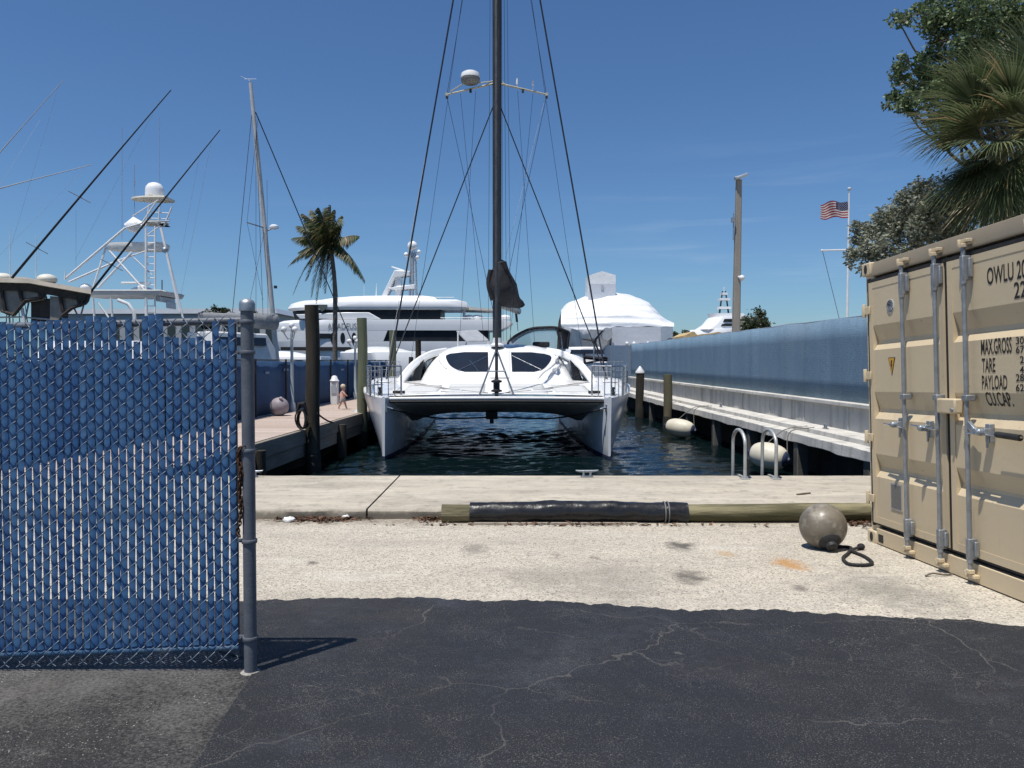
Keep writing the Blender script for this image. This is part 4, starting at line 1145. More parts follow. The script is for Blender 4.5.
# ================================================================== log, buoy, litter
ly = SY0-.155
lz_ = gz(ly)+.10
xa, xb = P(442, 513, ly).x, P(905, 513, ly).x
lg = thing('timber_log', 'long weathered pole lying against the quay slab, half wrapped in black sheeting', 'log', ((xa+xb)/2, ly, gz(ly)))
m = MB(); pts = []; rad = []
for i in range(40):
    x = lerp(xa, xb, i/39); pts.append((x, ly+.012*math.sin(x*1.7), lz_+.008*math.sin(x*2.3))); rad.append(.094*(1+.05*mnoise.noise(Vector((x*3, 0, 5)))))
m.tube(pts, rad, 18); m.build('trunk', log_m, lg, sharp=60)
xw0, xw1 = P(470, 513, ly).x, P(687, 513, ly).x
m = MB(); secs = []
for i in range(91):
    x = lerp(xw0, xw1, i/90); ring = []
    for k in range(22):
        a = 2*PI*k/22
        r = .108+.014*mnoise.noise(Vector((x*5, math.cos(a)*2.5, math.sin(a)*2.5)))+.007*abs(mnoise.noise(Vector((x*13, math.cos(a)*4, math.sin(a)*4))))
        ring.append((x, ly+.012*math.sin(x*1.7)+r*math.cos(a), lz_+.008*math.sin(x*2.3)+r*math.sin(a)))
    secs.append(ring)
m.loft(secs); m.build('sheeting', black_sheet, lg, sharp=70)
for px in (664, 667.5):
    x = P(px, 513, ly).x; m = MB()
    m.tube([(x, ly+.115*math.cos(2*PI*k/20), lz_+.115*math.sin(2*PI*k/20)) for k in range(20)], .007, 5, closed=True); m.build('strap', mat('grey_strap', (.20, .20, .19)), lg)
m = MB(); x0, y0 = gp(468, 524.6); x1, y1 = gp(637, 524.6)
m.box2((x0, y0-.015, gz(y0)+.004), (x1, y0+.015, gz(y0)+.022)); tag(m.build('lath', mat('bleached_lath', (.42, .37, .30))), 'thin bleached lath lying in front of the wrapped log', 'lath')

bqx, bqy = gp(824, 549); BR = .202
bc = Vector((bqx, bqy+.03, gz(bqy)+BR-.004))
by = thing('mooring_buoy', 'grimy round grey buoy with a black eye end lying on the pale asphalt', 'buoy', (bc.x, bc.y, gz(bqy)))
m = MB(); m.sphere(bc, (BR, BR, BR), 32, 22); m.build('ball', buoy_m, by, sharp=80)
bax = Vector((.02, -.80, -.60)).normalized()
m = MB(); m.lathe([(.098, .172), (.095, .182), (.07, .203), (.05, .215), (.046, .243), (.026, .25)], bc, bax, 24); m.build('end_cap', black_rub, by)
r0 = bc+bax*.225
rp = [r0]
for px, py in ((832, 551), (838, 548.5), (851, 549.5), (848, 555), (843, 560), (848, 565.5), (858, 567), (869, 566.5), (872, 564), (864, 558), (852, 552.5)):
    x, y = gp(px, py); rp.append(Vector((x, y, gz(y)+.016)))
x, y = gp(861, 550); rp.append(Vector((x, y, gz(y)+.03)))
m = MB(); m.tube(smooth(rp, 6), .0135, 8); m.sphere(rp[-1], (.035, .03, .03), 10, 8)
tag(m.build('buoy_rope', rope_black), 'black knotted rope tied to the grimy round buoy, looping over the asphalt', 'rope', 'mooring ropes')

leaf_dead = m_leaf('dry_leaf', (.10, .05, .03), (.20, .11, .06), (.06, .04, .03), .3, .1)
def litter(cx, cy, sx, sy, n, label, zf):
    m = MB(); r = random.Random(int(cx*100))
    for i in range(n):
        x, y = r.gauss(cx, sx), min(r.gauss(cy, sy), SY0-.03)
        l = r.uniform(.02, .045); a = r.uniform(0, 2*PI); d = Vector((math.cos(a), math.sin(a), r.uniform(-.3, .5)))*l; e = Vector((-math.sin(a), math.cos(a), r.uniform(-.4, .4)))*l*.35
        c = Vector((x, y, zf(y)+r.uniform(.006, .03)))
        m.add([c-d, c+e+Vector((0, 0, .006)), c+d, c-e], [(0, 1, 2, 3)])
    o = m.build('leaf_litter', leaf_dead, recalc=False); o['kind'] = 'stuff'; return tag(o, label, 'leaves')
x, y = gp(318, 521); litter(x, y+.08, .22, .09, 420, 'brown dry leaves blown against the quay slab to the right of the gate post', gz)
x, y = gp(428, 521); litter(x, y+.06, .07, .07, 110, 'small patch of dry leaves at the near end of the log', gz)
x, y = gp(560, 526); litter(x, y+.03, 1.0, .035, 150, 'line of dry leaf crumbs along the foot of the wrapped log', gz)
x, y = gp(858, 524); litter(x, y, .15, .10, 160, 'dry leaves gathered by the corner of the container', gz)
for px, py, s_, lab in ((289, 522, .07, 'crumpled white scrap of plastic at the left end of the dry leaves'), (346, 519, .05, 'crumpled white scrap of plastic at the right end of the dry leaves')):
    x, y = gp(px, py); m = MB(); m.sphere((x, y, gz(y)+.025), (s_, s_*.6, .03), 12, 8)
    m.v = [tuple(Vector(v)+Vector((mnoise.noise(Vector(v)*40), mnoise.noise(Vector(v)*41+Vector((9, 0, 0))), mnoise.noise(Vector(v)*39)))*.02) for v in m.v]
    tag(m.build('plastic_scrap', white_paint, sharp=15), lab, 'litter', 'scraps of litter')
x, y = gp(940, 577); m = MB(); m.tube(smooth([(x-.11, y, gz(y)+.008), (x-.04, y+.03, gz(y)+.02), (x+.04, y+.02, gz(y)+.012), (x+.12, y+.05, gz(y)+.01)], 4), .007, 5)
tag(m.build('twig', bark), 'small dark twig on the asphalt beside the container', 'twig')
q = P(805, 502, 9.2); m = MB(); m.tube(smooth([(q.x-.1, 9.2, SZ+.008), (q.x, 9.24, SZ+.012), (q.x+.1, 9.3, SZ+.008)], 4), .012, 5)
tag(m.build('twig', bark), 'dark twig lying on the quay slab above the round buoy', 'twig')

# ================================================================== gate
GY = 3.85
gt = thing('chain_link_gate', 'chain-link gate threaded with blue privacy slats at the left of the yard', 'gate', (P(100, 660, GY).x, GY, .17))
W = .0394
xr = P(237, 500, GY).x
tops = [42, 50, 65, 65, 40, 42, 40, 35, 32, 35, 35, 25, 25, 27, 25, 110, 28, 115, 20, 15, 18, 100, 100, 100, 100, 97, 110, 40, 110, 35]
tops = [45, 60, 42, 42, 75, 48, 44, 58, 40, 42, 66, 46, 44, 52, 40, 62]+[50, 44, 70, 44, 40, 46, 60, 42, 55, 48]+tops
NS = len(tops)
xg = [xr-W/2-(NS-1-i)*W for i in range(NS)]
def rail_z(x, yl, yr): return lerp(P(0, yl, GY).z, P(237, yr, GY).z, (x-P(0, 500, GY).x)/(xr-P(0, 500, GY).x))
m = MB(); r = random.Random(3)
for i, x in enumerate(xg):
    zt = P(100, 310+tops[i]/3.656, GY).z+r.uniform(-.004, .004)
    zb = rail_z(x, 655, 648)+.020+r.uniform(0, .006)
    w = r.uniform(.0160, .0176) if i > 28 else r.uniform(.0166, .0186); lean = r.uniform(-.004, .004); tw = r.uniform(-.15, .15)
    secs = []
    nk = int((zt-zb)/.011); zc = rail_z(x, 664, 658)+.01925+.0385*(i % 2)
    for k in range(nk+1):
        z = lerp(zb, zt, k/nk); cx = x+lean*(k/nk-.5)+.0012*math.sin(z*11+i); yo = .0013*math.cos((z-zc)*2*PI/.077)
        secs.append([(cx+w*math.cos(a)*math.cos(tw*.2), GY+yo+.0032*math.sin(a)+w*math.cos(a)*math.sin(tw), z) for a in [2*PI*q/8 for q in range(8)]])
    m.loft(secs)
m.build('privacy_slats', slat_m, gt, sharp=60)
m = MB()
for i in range(NS):
    x = xg[i]; zb = rail_z(x, 664, 658)+r.uniform(-.003, .003); pts = []; zt = rail_z(x, 322, 316); k = 0; ph = i % 2
    pts.append(Vector((x+W/2*(1 if ph else -1)*-.1, GY-.004, zb-.014)))
    z = zb
    while z < zt:
        sgn = 1 if (k+ph) % 2 else -1
        pts.append(Vector((x+sgn*W*.5, GY-.004, z)))
        f = -.016 if sgn < 0 else .0095       # next segment rises to the right in front of the slat
        for t in (.22, .5, .78): pts.append(Vector((x+sgn*W*(.5-t), GY+f*(1 if t == .5 else .8)-.002, z+.0385*t)))
        z += .0385; k += 1
    m.tube(pts, .0023, 6)
m.build('wire_mesh', mat('coated_wire', (.18, .225, .28), (.12, .155, .205), 30, rough=.45, metal=.3), gt, sharp=80)
xl = xg[0]-.03
m = MB(); m.bar((xl, GY+.014, rail_z(xl, 655, 648)), (xr+.004, GY+.014, rail_z(xr, 655, 648)), .0185, 14); m.build('bottom_rail', teal_paint, gt)
m = MB(); m.bar((xl, GY+.026, rail_z(xl, 326.5, 320.5)), (xr+.05, GY+.026, rail_z(xr+.05, 326.5, 320.5)), .0195, 14); m.build('top_rail', post_paint, gt)
m = MB(); m.bar((xr-.016, GY+.03, .2), (xr-.016, GY+.03, P(237, 321, GY).z), .012, 10); m.bar((xl, GY+.03, .2), (xl, GY+.03, P(237, 321, GY).z), .019, 10); each(m, 'upright', post_paint, gt)

px_ = P(249, 500, 3.83).x; zg = gz(3.83)
gp_ = thing('gate_post', 'blue-grey steel gate post with a domed cap and clamp bands', 'post', (px_, 3.83, zg))
zt = P(249, 304, 3.83).z
m = MB(); m.bar((px_, 3.83, zg-.1), (px_, 3.83, zt), .0315, 24); m.build('tube', post_paint, gp_)
m = MB(); m.lathe([(.038, zt-.035), (.039, zt), (.034, zt+.014), (.02, zt+.024), (.003, zt+.028)], (px_, 3.83, 0), n=24); m.build('cap', galv, gp_)
for py in (322, 352.5, 450.5, 541, 638):
    z = P(249, py, 3.83).z
    m = MB(); m.lathe([(.0365, z-.010), (.038, z-.008), (.038, z+.008), (.0365, z+.010)], (px_, 3.83, 0), n=24)
    m.box((px_-.048, 3.845, z), (.03, .012, .018)); m.bar((px_-.05, 3.825, z), (px_-.05, 3.87, z), .005, 8); m.build('band', post_paint, gp_)
m = MB(); m.lathe([(.055, zg+.0), (.047, zg+.006), (.034, zg+.010)], (px_, 3.83, 0), n=18); m.build('footing', mat('crumbled_mortar', (.36, .34, .31), (.2, .19, .17), 30, bump=.01, rough=.9), gp_, sharp=60)
# chain
path = smooth([P(244.5, 446, 3.80), P(240.5, 448, 3.80), P(238.5, 458, 3.81), P(241, 472, 3.80), P(239.5, 490, 3.81), P(241, 505, 3.80), P(240, 520, 3.80), P(237.5, 531, 3.81), P(240, 537, 3.80)], 10)
def resample(pts, d):
    out = [pts[0]]; acc = 0
    for a, b in zip(pts, pts[1:]):
        L = (b-a).length; t = 0
        while acc+L-t >= d:
            t += d-acc; acc = 0; out.append(a.lerp(b, t/L))
        acc += L-t
    return out
def chain(paths, label):
    m = MB()
    for pts in paths:
        pts = resample(pts, .021)
        for i, (a, b) in enumerate(zip(pts, pts[1:])):
            t = (b-a).normalized(); s1 = t.cross(Vector((0, 1, .1))).normalized() if i % 2 else Vector((0, 1, .1)).normalized()
            c = (a+b)/2
            m.tube([c+t*.0165*math.cos(q)+s1*.0095*math.sin(q) for q in [2*PI*k/10 for k in range(10)]], .0033, 6, closed=True)
    return tag(m.build('chain', rust, sharp=70), label, 'chain')
chain([path, [p+Vector((-.007, .018, -.01)) for p in path[4:52]]], 'rusty chain hanging in the gap between the slatted gate and its post')

# ================================================================== toddler
tx_, ty_ = P(342.5, 409, 25.6).x, 25.6
tod = thing('person', 'small fair-haired toddler in pale peach clothes running along the timber dock', 'person', (tx_, ty_, SZ))
def skinned(name, verts, edges, mt, parent, root=0, lvl=2):
    me = bpy.data.meshes.new(name); me.from_pydata([v[:3] for v in verts], edges, []); me.materials.append(mt)
    o = bpy.data.objects.new(name, me); COL.objects.link(o); o.parent = parent; ORG[o.name] = ORG[parent.name]
    sk = o.modifiers.new('skin', 'SKIN'); sk.use_smooth_shade = True
    for i, v in enumerate(verts):
        d = me.skin_vertices[0].data[i]; d.radius = (v[3], v[4] if len(v) > 4 else v[3]); d.use_root = (i == root)
    ss = o.modifiers.new('subdivision', 'SUBSURF'); ss.levels = lvl; ss.render_levels = lvl
    return o
skin_m = mat('toddler_skin', (.50, .29, .20), (.45, .25, .17), 8, rough=.5)
B = [(0, 0, .37, .075, .065), (.005, 0, .45, .075, .065), (.02, 0, .56, .07, .06), (.028, 0, .625, .035), (.035, 0, .69, .075, .08), (.035, 0, .775, .07, .075),   # pelvis..head
     (.02, .075, .575, .035), (-.07, .12, .52, .026), (-.14, .13, .46, .021), (-.165, .13, .44, .018),          # far arm, swung back
     (.02, -.075, .575, .035), (.10, -.12, .52, .026), (.17, -.12, .46, .021), (.19, -.12, .44, .018),         # near arm, forward
     (.01, .045, .33, .055), (.08, .05, .20, .038), (.115, .05, .055, .026), (.155, .05, .025, .022),               # front leg
     (-.01, -.045, .33, .055), (-.055, -.05, .19, .038), (-.12, -.05, .06, .026), (-.085, -.05, .022, .02)]       # rear leg
E = [(0, 1), (1, 2), (2, 3), (3, 4), (4, 5), (2, 6), (6, 7), (7, 8), (8, 9), (2, 10), (10, 11), (11, 12), (12, 13), (0, 14), (14, 15), (15, 16), (16, 17), (0, 18), (18, 19), (19, 20), (20, 21)]
skinned('body', B, E, skin_m, tod)
m = MB(); m.sphere((tx_+.022, ty_, SZ+.765), (.088, .088, .085), 16, 10); m.v = [v if v[2] > SZ+.71 or v[0] < tx_+.02 else (lerp(v[0], tx_, .3), v[1], v[2]+.05) for v in m.v]; m.build('hair', mat('fair_hair', (.58, .48, .34), (.45, .36, .24), 20, rough=.7), tod, sharp=80)
m = MB(); m.tube([(tx_, ty_, SZ+.38), (tx_+.005, ty_, SZ+.45), (tx_+.018, ty_, SZ+.55), (tx_+.022, ty_, SZ+.60)], [.093, .088, .088, .062], 16); m.build('shirt', mat('peach_cloth', (.62, .40, .34), (.52, .32, .27), 9, rough=.85), tod)
m = MB(); m.tube([(tx_, ty_, SZ+.30), (tx_, ty_, SZ+.345), (tx_, ty_, SZ+.39)], [.085, .10, .092], 16); m.build('shorts', mat('beige_cloth', (.36, .33, .33), rough=.85), tod)
for sy, sx in ((.05, .02), (-.05, -.02)):
    m = MB(); m.tube([(tx_+sx*.5, ty_+sy, SZ+.34), (tx_+sx*2.2, ty_+sy*1.05, SZ+.25)], [.064, .055], 12); m.build('shorts_leg', mat('beige_cloth'  , (.55, .42, .33)), tod)
for sx in (-1, 1): pass
for dy in (-.03, .03):
    m = MB(); m.sphere((tx_+.105, ty_+dy, SZ+.735), .011, 8, 6); m.build('eye', black_rub, tod)
# ================================================================== big yacht beyond the slip
def X(px, Y): return (px-512)/769*Y
def outline(x0, x1, hb, yc, bl, z, p=.62, n=12):
    a = []
    for i in range(n+1):
        t = i/n; x = x1+(x0+bl-x1)*min(1, t*2) if t < .5 else x0+bl*(1-(t-.5)*2)
        q = max(0, min(1, (x0+bl-x)/bl)) if bl > 0 else 0
        a.append((x, hb*(1-q*q)**p+.02))
    return [(x, yc-h, z) for x, h in a]+[(x, yc+h, z) for x, h in a[::-1]]
def yblock(levels, yc, bl, mt, parent, name, p=.62, bevel=0):
    m = MB(); m.loft([outline(x0, x1, hb, yc, bl, z, p) for z, x0, x1, hb in levels]); return m.build(name, mt, parent, bevel=bevel)
YY = 140.0
def Z(py, Y=YY): return P(512, py, Y).z
def lv(py, a, b, hb, Y=YY): return (Z(py, Y), X(a, Y), X(b, Y), hb)
sy = thing('motor_yacht', 'huge white motor yacht with dark window bands moored beyond the dock', 'motor yacht', (X(400, YY), YY, WZ))
hl = yblock([lv(376, 290, 516, 4.2), lv(360, 283, 520, 4.8), lv(346, 279, 520, 5.0), lv(342, 278, 520, 5.0)], YY, 12, far_white, sy, 'hull')
yblock([lv(341.9, 300, 489, 4.75), lv(331.5, 300, 489, 4.75)], YY, 8, far_glass, sy, 'main_deck_windows')
yblock([lv(341.9, 278, 388, 5.0), lv(332, 277, 392, 5.05), lv(331.6, 277, 392, 5.05)], YY, 12, far_white, sy, 'bow_bulwark')
yblock([lv(331.5, 277, 500, 5.06), lv(327, 276, 509, 5.1), lv(323.5, 277, 513, 5.1), lv(321, 284, 503, 5.05)], YY, 12, far_white, sy, 'main_deck', bevel=.15)
yblock([lv(321, 296, 443, 4.3), lv(311.3, 293, 443, 4.3)], YY, 9, far_glass, sy, 'upper_deck_windows')
m = MB(); m.prism([(X(300, 135), 135.2, Z(320.5)), (X(296, 135), 135.2, Z(316)), (X(345, 135), 135.2, Z(314)), (X(369, 135), 135.2, Z(314)), (X(381, 135), 135.2, Z(320.5))], (0, 9.4, 0)); m.build('upper_bulwark', far_white, sy, bevel=.1)
yblock([lv(311.3, 290, 462, 4.7), lv(309, 288, 470, 4.9), lv(304, 292, 468, 4.8), lv(301.5, 300, 458, 4.5)], YY, 10, far_white, sy, 'upper_deck', bevel=.15)
yblock([lv(301.5, 312, 440, 4.0), lv(298.5, 330, 436, 3.6), lv(297, 346, 425, 3.0)], YY, 8, far_white, sy, 'sun_deck', bevel=.2)
m = MB()
for i, (px, py) in enumerate(((343, 338), (354.3, 338), (333, 338))):
    c = Vector((X(px, 135), 134.93, Z(py, 135))); m2 = MB()
    m2.prism([c+Vector((.42*math.cos(2*PI*k/20), 0, .95*math.sin(2*PI*k/20))) for k in range(20)], (0, .12, 0)); m2.build('porthole', far_glass, hl)
m = MB(); m.prism([(X(318, 135.2), 135.05, Z(304.5, 135)), (X(327.5, 135), 135.05, Z(304.5, 135)), (X(325.5, 135), 135.05, Z(309.5, 135)), (X(322, 135), 135.05, Z(311.5, 135)), (X(319.5, 135), 135.05, Z(308, 135))], (0, .5, 0)); m.build('side_opening', mat('opening_shade', (.10, .13, .12)), sy)
m = MB(); m.box2((X(317, 135), 134.9, Z(338.5, 135)), (X(331, 135), 135.2, Z(333.5, 135))); m.build('bow_window', far_glass, hl)
m = MB(); m.box2((X(281, 135), 134.86, Z(350.5, 135)), (X(352, 135), 135.2, Z(347, 135))); m.build('hull_shadow_strip', black_rub, hl)  # black strip standing for the dark shadow line low on the hull
# name on the bow
me = text_mesh('AMADEUS', 1, 1, .006); xs = [v.co.x for v in me.vertices]
w = X(357, 135)-X(328, 135)
for v in me.vertices: v.co = Vector((X(328, 135)+(v.co.x-min(xs))/(max(xs)-min(xs))*w, 134.86, Z(329, 135)+v.co.y/.73*(Z(323, 135)-Z(329, 135))))
org = Vector(ORG[sy.name])
for v in me.vertices: v.co -= org
me.materials.append(mat('name_grey', (.25, .26, .28))); lo_ = bpy.data.objects.new('name_lettering', me); COL.objects.link(lo_); lo_.parent = sy; ORG[lo_.name] = tuple(org)
m = MB(); m.prism([(X(383, YY), 138.6, Z(297)), (X(388, YY), 138.6, Z(297)), (X(397, YY), 138.6, Z(278)), (X(411, YY), 138.6, Z(276)), (X(411, YY), 138.6, Z(272)), (X(396, YY), 138.6, Z(271))], (0, 2.8, 0))
m.prism([(X(389, YY), 138.4, Z(289)), (X(400, YY), 138.4, Z(287)), (X(416, YY), 138.4, Z(285)), (X(416, YY), 138.4, Z(289)), (X(396, YY), 138.4, Z(291))], (0, 3.2, 0))
m.box2((X(396, YY), 139, Z(297)), (X(402, YY), 141, Z(272))); m.build('radar_arch', far_white, sy, bevel=.1)
m = MB()
for px in (410, 413, 417):
    for dy in (-.6, .6): m.bar((X(px, YY), YY+dy, Z(300)), (X(lerp(px, 413.5, .4), YY), YY+dy, Z(252)), .14, 6)
for py in (258, 266, 274, 282, 291): m.bar((X(410, YY), YY-.6, Z(py)), (X(417, YY), YY+.6, Z(py-3)), .09, 5)
m.bar((X(413, YY), YY, Z(252)), (X(413, YY), YY, Z(236)), .08, 5); m.bar((X(410.5, YY), YY, Z(243)), (X(410.5, YY), YY, Z(237)), .05, 5); m.bar((X(417, YY), YY, Z(243)), (X(417, YY), YY, Z(238)), .05, 5)
m.build('radar_mast', far_grey, sy)
for px, py, r in ((413.3, 246.5, 5), (407, 255, 2.3), (419.5, 252.5, 2.3), (418, 258, 2.5)):
    m = MB(); m.sphere((X(px, YY), YY-.5, Z(py)), r/769*YY, 16, 12); m.build('satellite_dome', far_white, sy)
m = MB(); m.bar((X(392, YY), YY, Z(267)), (X(405, YY), YY, Z(271)), .18, 6); m.bar((X(376.5, YY), YY, Z(297)), (X(377, YY), YY, Z(283)), .12, 6, .03); m.bar((X(364.5, YY), YY, Z(297)), (X(364.5, YY), YY, Z(285)), .03, 5); m.build('radar_scanner', far_white, sy)
m = MB(); m.loft([[(X(460, YY), y, Z(311)), (X(460, YY), y, Z(307.5)), (X(495, YY), y, Z(310.5)), (X(495, YY), y, Z(312))] for y in (136, 144)]); m.build('awning', mat('cream_awning', (.66, .63, .56)), sy)
m = MB()
for px in (465.5, 493): m.bar((X(px, YY), 136.2, Z(321)), (X(px, YY), 136.2, Z(309)), .25 if px < 480 else .1, 8)
m.tube([(X(p_, YY), 135.4, Z(319.3)) for p_ in (443, 470, 500)], .07, 5); m.tube([(X(p_, YY), 136.5, Z(299)) for p_ in (418, 440, 456)], .06, 5)
for p_ in range(446, 500, 6): m.bar((X(p_, YY), 135.4, Z(321.5)), (X(p_, YY), 135.4, Z(319.3)), .05, 5)
m.build('aft_rail', far_grey, sy)
m = MB(); m.box2((X(484, YY), 136.5, Z(333)), (X(488, YY), 143, Z(345))); m.build('stern_pillar', far_white, sy)
for px in (470, 478, 505): 
    m = MB(); m.sphere((X(px, YY), 137, Z(318.5)), (1.1, .8, .5), 12, 8); m.build('deck_tender', far_white, sy)

# generic small motor boats seen over the fence
def motorboat(px0, px1, Y, top, label, cover, name='motorboat', wband=None):
    t = thing(name, label, 'motorboat', (X((px0+px1)/2, Y), Y, WZ))
    x0, x1 = X(px0, Y), X(px1, Y); zt = Z(top, Y)
    yblock([(WZ-.2, x0+.15*(x1-x0), x1, .9), (WZ+.5, x0+.06*(x1-x0), x1, 1.35), (max(zt-.5, .1), x0, x1, 1.6), (max(zt-.42, .18), x0+.1, x1-.05, 1.55)], Y, (x1-x0)*.45, far_white, t, 'hull')
    m = MB(); secs = []
    for i in range(11):
        f = i/10; x = lerp(x0+.5, x1-.2, f); h = (math.sin(PI*min(1, f*1.15+.05))**.7)*(zt-max(zt-.45, .15))
        hb = 1.5*min(1, .25+f*2)
        secs.append([(x, Y+hb*math.cos(a), max(zt-.45, .15)+max(0, h)*math.sin(a)) for a in [PI*k/8 for k in range(9)]])
    m.loft(secs); m.build('cover', cover, t)
    return t
motorboat(340, 428, 62, 346.5, 'low white motorboat under a pale cover, behind the green piling and the catamaran\'s port rail', mat('pale_boat_cover', (.62, .63, .62), (.5, .51, .5), 1.5))
motorboat(247, 326, 60, 351, 'low white motorboat just showing above the blue dock fence near the lamp post', far_white)

# ================================================================== sail boat in the neighbouring slip
sb = thing('sailboat', 'grey-masted sailboat with a furled boom cover in the slip beyond the dock fence', 'sailboat', (-12.3, 40, WZ))
d = Vector((.62, .78, 0)); e = Vector((-.78, .62, 0)); c0 = Vector((X(275, 40), 40, 0))
m = MB(); secs = []
for f, b, zs in ((-5.5, 1.2, .55), (-3, 1.6, .5), (0, 1.75, .52), (2.6, 1.3, .65), (4.6, .5, .8), (5.6, .04, .9)):
    p = c0+d*f
    secs.append([p+e*b+Vector((0, 0, zs)), p+e*b*.8+Vector((0, 0, WZ)), p+Vector((0, 0, WZ-.4)), p-e*b*.8+Vector((0, 0, WZ)), p-e*b+Vector((0, 0, zs)), p+Vector((0, 0, zs+.08))])
m.loft(secs); m.build('hull', far_white, sb)
m = MB(); m.loft([[c0+d*f+e*b+Vector((0, 0, z)) for b, z in ((1.1, .5), (1.0, h), (-1.0, h), (-1.1, .5))] for f, h in ((-2.5, 1.35), (.6, 1.3), (1.6, .8))]); m.build('cabin', white_gel, sb, bevel=.05)
m = MB(); m.loft([[c0+d*f+e*b+Vector((0, 0, z)) for b, z in ((1.25, 1.3), (1.1, h), (-1.1, h), (-1.25, 1.3))] for f, h in ((-4.2, 3.1), (-1.2, 3.05), (-.7, 2.3))]); dod = m.build('dodger', white_paint, sb, bevel=.06)
m = MB()
for z0, z1 in ((2.45, 2.85),): m.loft([[c0+d*f+e*b+Vector((0, 0, z)) for b, z in ((1.29, z0), (1.22, z1), (-1.22, z1), (-1.29, z0))] for f in (-4.0, -1.35)])
m.build('dodger_window', glass_dark, dod)
mt_, mb_ = P(250.5, 83, 40), P(276, 350, 40)
m = MB(); m.tube([mb_-(mt_-mb_).normalized()*1.5, mb_, mb_.lerp(mt_, .7), mt_], [.135, .135, .13, .09], 12); mst = m.build('mast', mat('grey_mast_paint', (.46, .47, .47), (.38, .39, .40), 3, rough=.4), sb)
m = MB(); a = P(276, 322, 40); secs = []
for i in range(14):
    f = i/13; p = a-d*(f*5.2)*.8+Vector((-.1*f, 0, .02*f)); r = lerp(.40, .26, f)*(1+.12*mnoise.noise(Vector((f*9, 0, 3))))
    secs.append([p+e*r*.75*math.cos(q)+Vector((0, 0, r*1.05*math.sin(q)*(1+.15*mnoise.noise(Vector((f*8, q, 1)))))) for q in [2*PI*k/12 for k in range(12)]])
m.loft(secs); m.build('boom_cover', mat('grey_sail_cover', (.26, .27, .28), (.17, .18, .19), 3, rough=.85, bump=.03), sb)
def w_(a, b, r=.012): m = MB(); m.bar(a, b, r, 5); return m.build('stay', wire_m, sb)
w_(P(255.5, 112, 40), P(354, 346, 45), .03); w_(P(252, 112, 40), P(232.5, 312, 36.5), .016); w_(P(256, 120, 40), P(263, 315, 39), .012); w_(P(256, 120, 40), P(256, 318, 38.6), .010)
w_(P(247, 222, 39), P(263, 300, 39), .009); w_(P(247, 222, 39), P(258, 118, 40), .009); w_(P(265, 228, 40), P(250, 300, 38), .011); w_(P(267, 180, 40), P(268, 320, 39), .009)
m = MB(); m.bar(P(247, 222.5, 39), P(265, 228, 40), .03, 6); m.bar(P(271, 229, 40), P(266, 231, 40), .04); m.build('spreader', galv, mst)
a = P(274, 229, 39.8); m = MB(); m.lathe([(.18, 0), (.24, .05), (.24, .14), (.12, .22), (.02, .23)], a, n=16); m.build('radar_dome', far_white, mst)
a = P(275.5, 287, 39.8); m = MB(); m.box(a, (.14, .12, .14)); m.build('steaming_light', black_rub, mst)
m = MB(); m.bar(mt_, mt_+Vector((0, 0, .12)), .03); m.bar(mt_+Vector((-.3, 0, .2)), mt_+Vector((.3, 0, .2)), .012); m.bar(mt_+Vector((0, 0, .1)), mt_+Vector((-.5, 0, .35)), .008); m.build('masthead_gear', galv, mst)

# ================================================================== sport-fishing boat with tuna tower
sf = thing('sportfishing_boat', 'white sport-fishing boat with a tall pipe tuna tower and radar dome', 'fishing boat', (X(120, 36), 36, WZ))
yblock([(WZ-.2, X(-60, 36), X(215, 36), 1.6), (WZ+.9, X(-75, 36), X(222, 36), 2.2), (1.0, X(-85, 36), X(224, 36), 2.4), (1.1, X(-80, 36), X(222, 36), 2.3)], 36, 6, far_white, sf, 'hull')
yblock([(1.1, X(20, 36), X(165, 36), 1.9), (2.5, X(50, 36), X(163, 36), 1.75), (2.6, X(52, 36), X(163, 36), 1.7)], 36, 2, far_white, sf, 'cabin')
yblock([(1.6, X(32, 36), X(150, 36), 1.86), (2.2, X(44, 36), X(150, 36), 1.82)], 36, 2, glass_dark, sf, 'cabin_window')
def S(px, py, dy=0): return P(px, py, 36+dy)
yblock([(S(0, 297).z, X(88, 36), X(172, 36), 1.2), (S(0, 293).z, X(86, 36), X(174, 36), 1.25), (S(0, 292).z, X(88, 36), X(172, 36), 1.15)], 36, .6, mat('hardtop_underside', (.50, .50, .49)), sf, 'hardtop', p=.3)
m = MB()
for px in (93, 111, 146):
    for dy in (-1.5, 1.5): m.bar(S(px, 298, dy), S(px+2, 326, dy), .05)
m.tube([S(118, 300, -1.6), S(128, 304, -1.6), S(134, 312, -1.6), S(135, 326, -1.6)], .08, 8); m.bar(S(98, 303, -1.5), S(112, 322, -1.5), .04)
each(m, 'hardtop_leg', white_paint, sf)
m = MB(); m.box2(S(166, 308, -.5), S(176, 303, .5)); m.box2(S(155, 301, -.8), S(175, 299, .8)); m.build('hardtop_instrument', far_grey, sf, bevel=.04)
m = MB()
for dy in (-1, 1):
    f = .85*dy
    for a, b, r in (((65, 279), (125, 228), .055), ((69, 282), (119, 260), .05), ((119, 260), (146, 251), .035), ((106, 247), (92, 292), .045), ((106, 247), (146, 292), .045), ((132, 252), (98, 288), .05), ((132, 256), (152, 275), .03), ((161, 228), (180, 312), .06), ((165, 244), (184, 322), .045), ((146, 228), (146, 326), .05), ((155, 226), (155, 326), .04), ((142, 223), (156, 202), .035), ((146, 226), (149, 204), .03), ((164, 226), (172, 207), .035), ((158, 226), (160, 204), .03), ((125, 228), (142, 223), .04), ((146, 236), (160, 226), .03), ((133, 216), (158, 200), .028)):
        m.bar(S(a[0], a[1], f*1.3 if a[1] > 270 else f), S(b[0], b[1], f*1.3 if b[1] > 280 else f), r, 7)
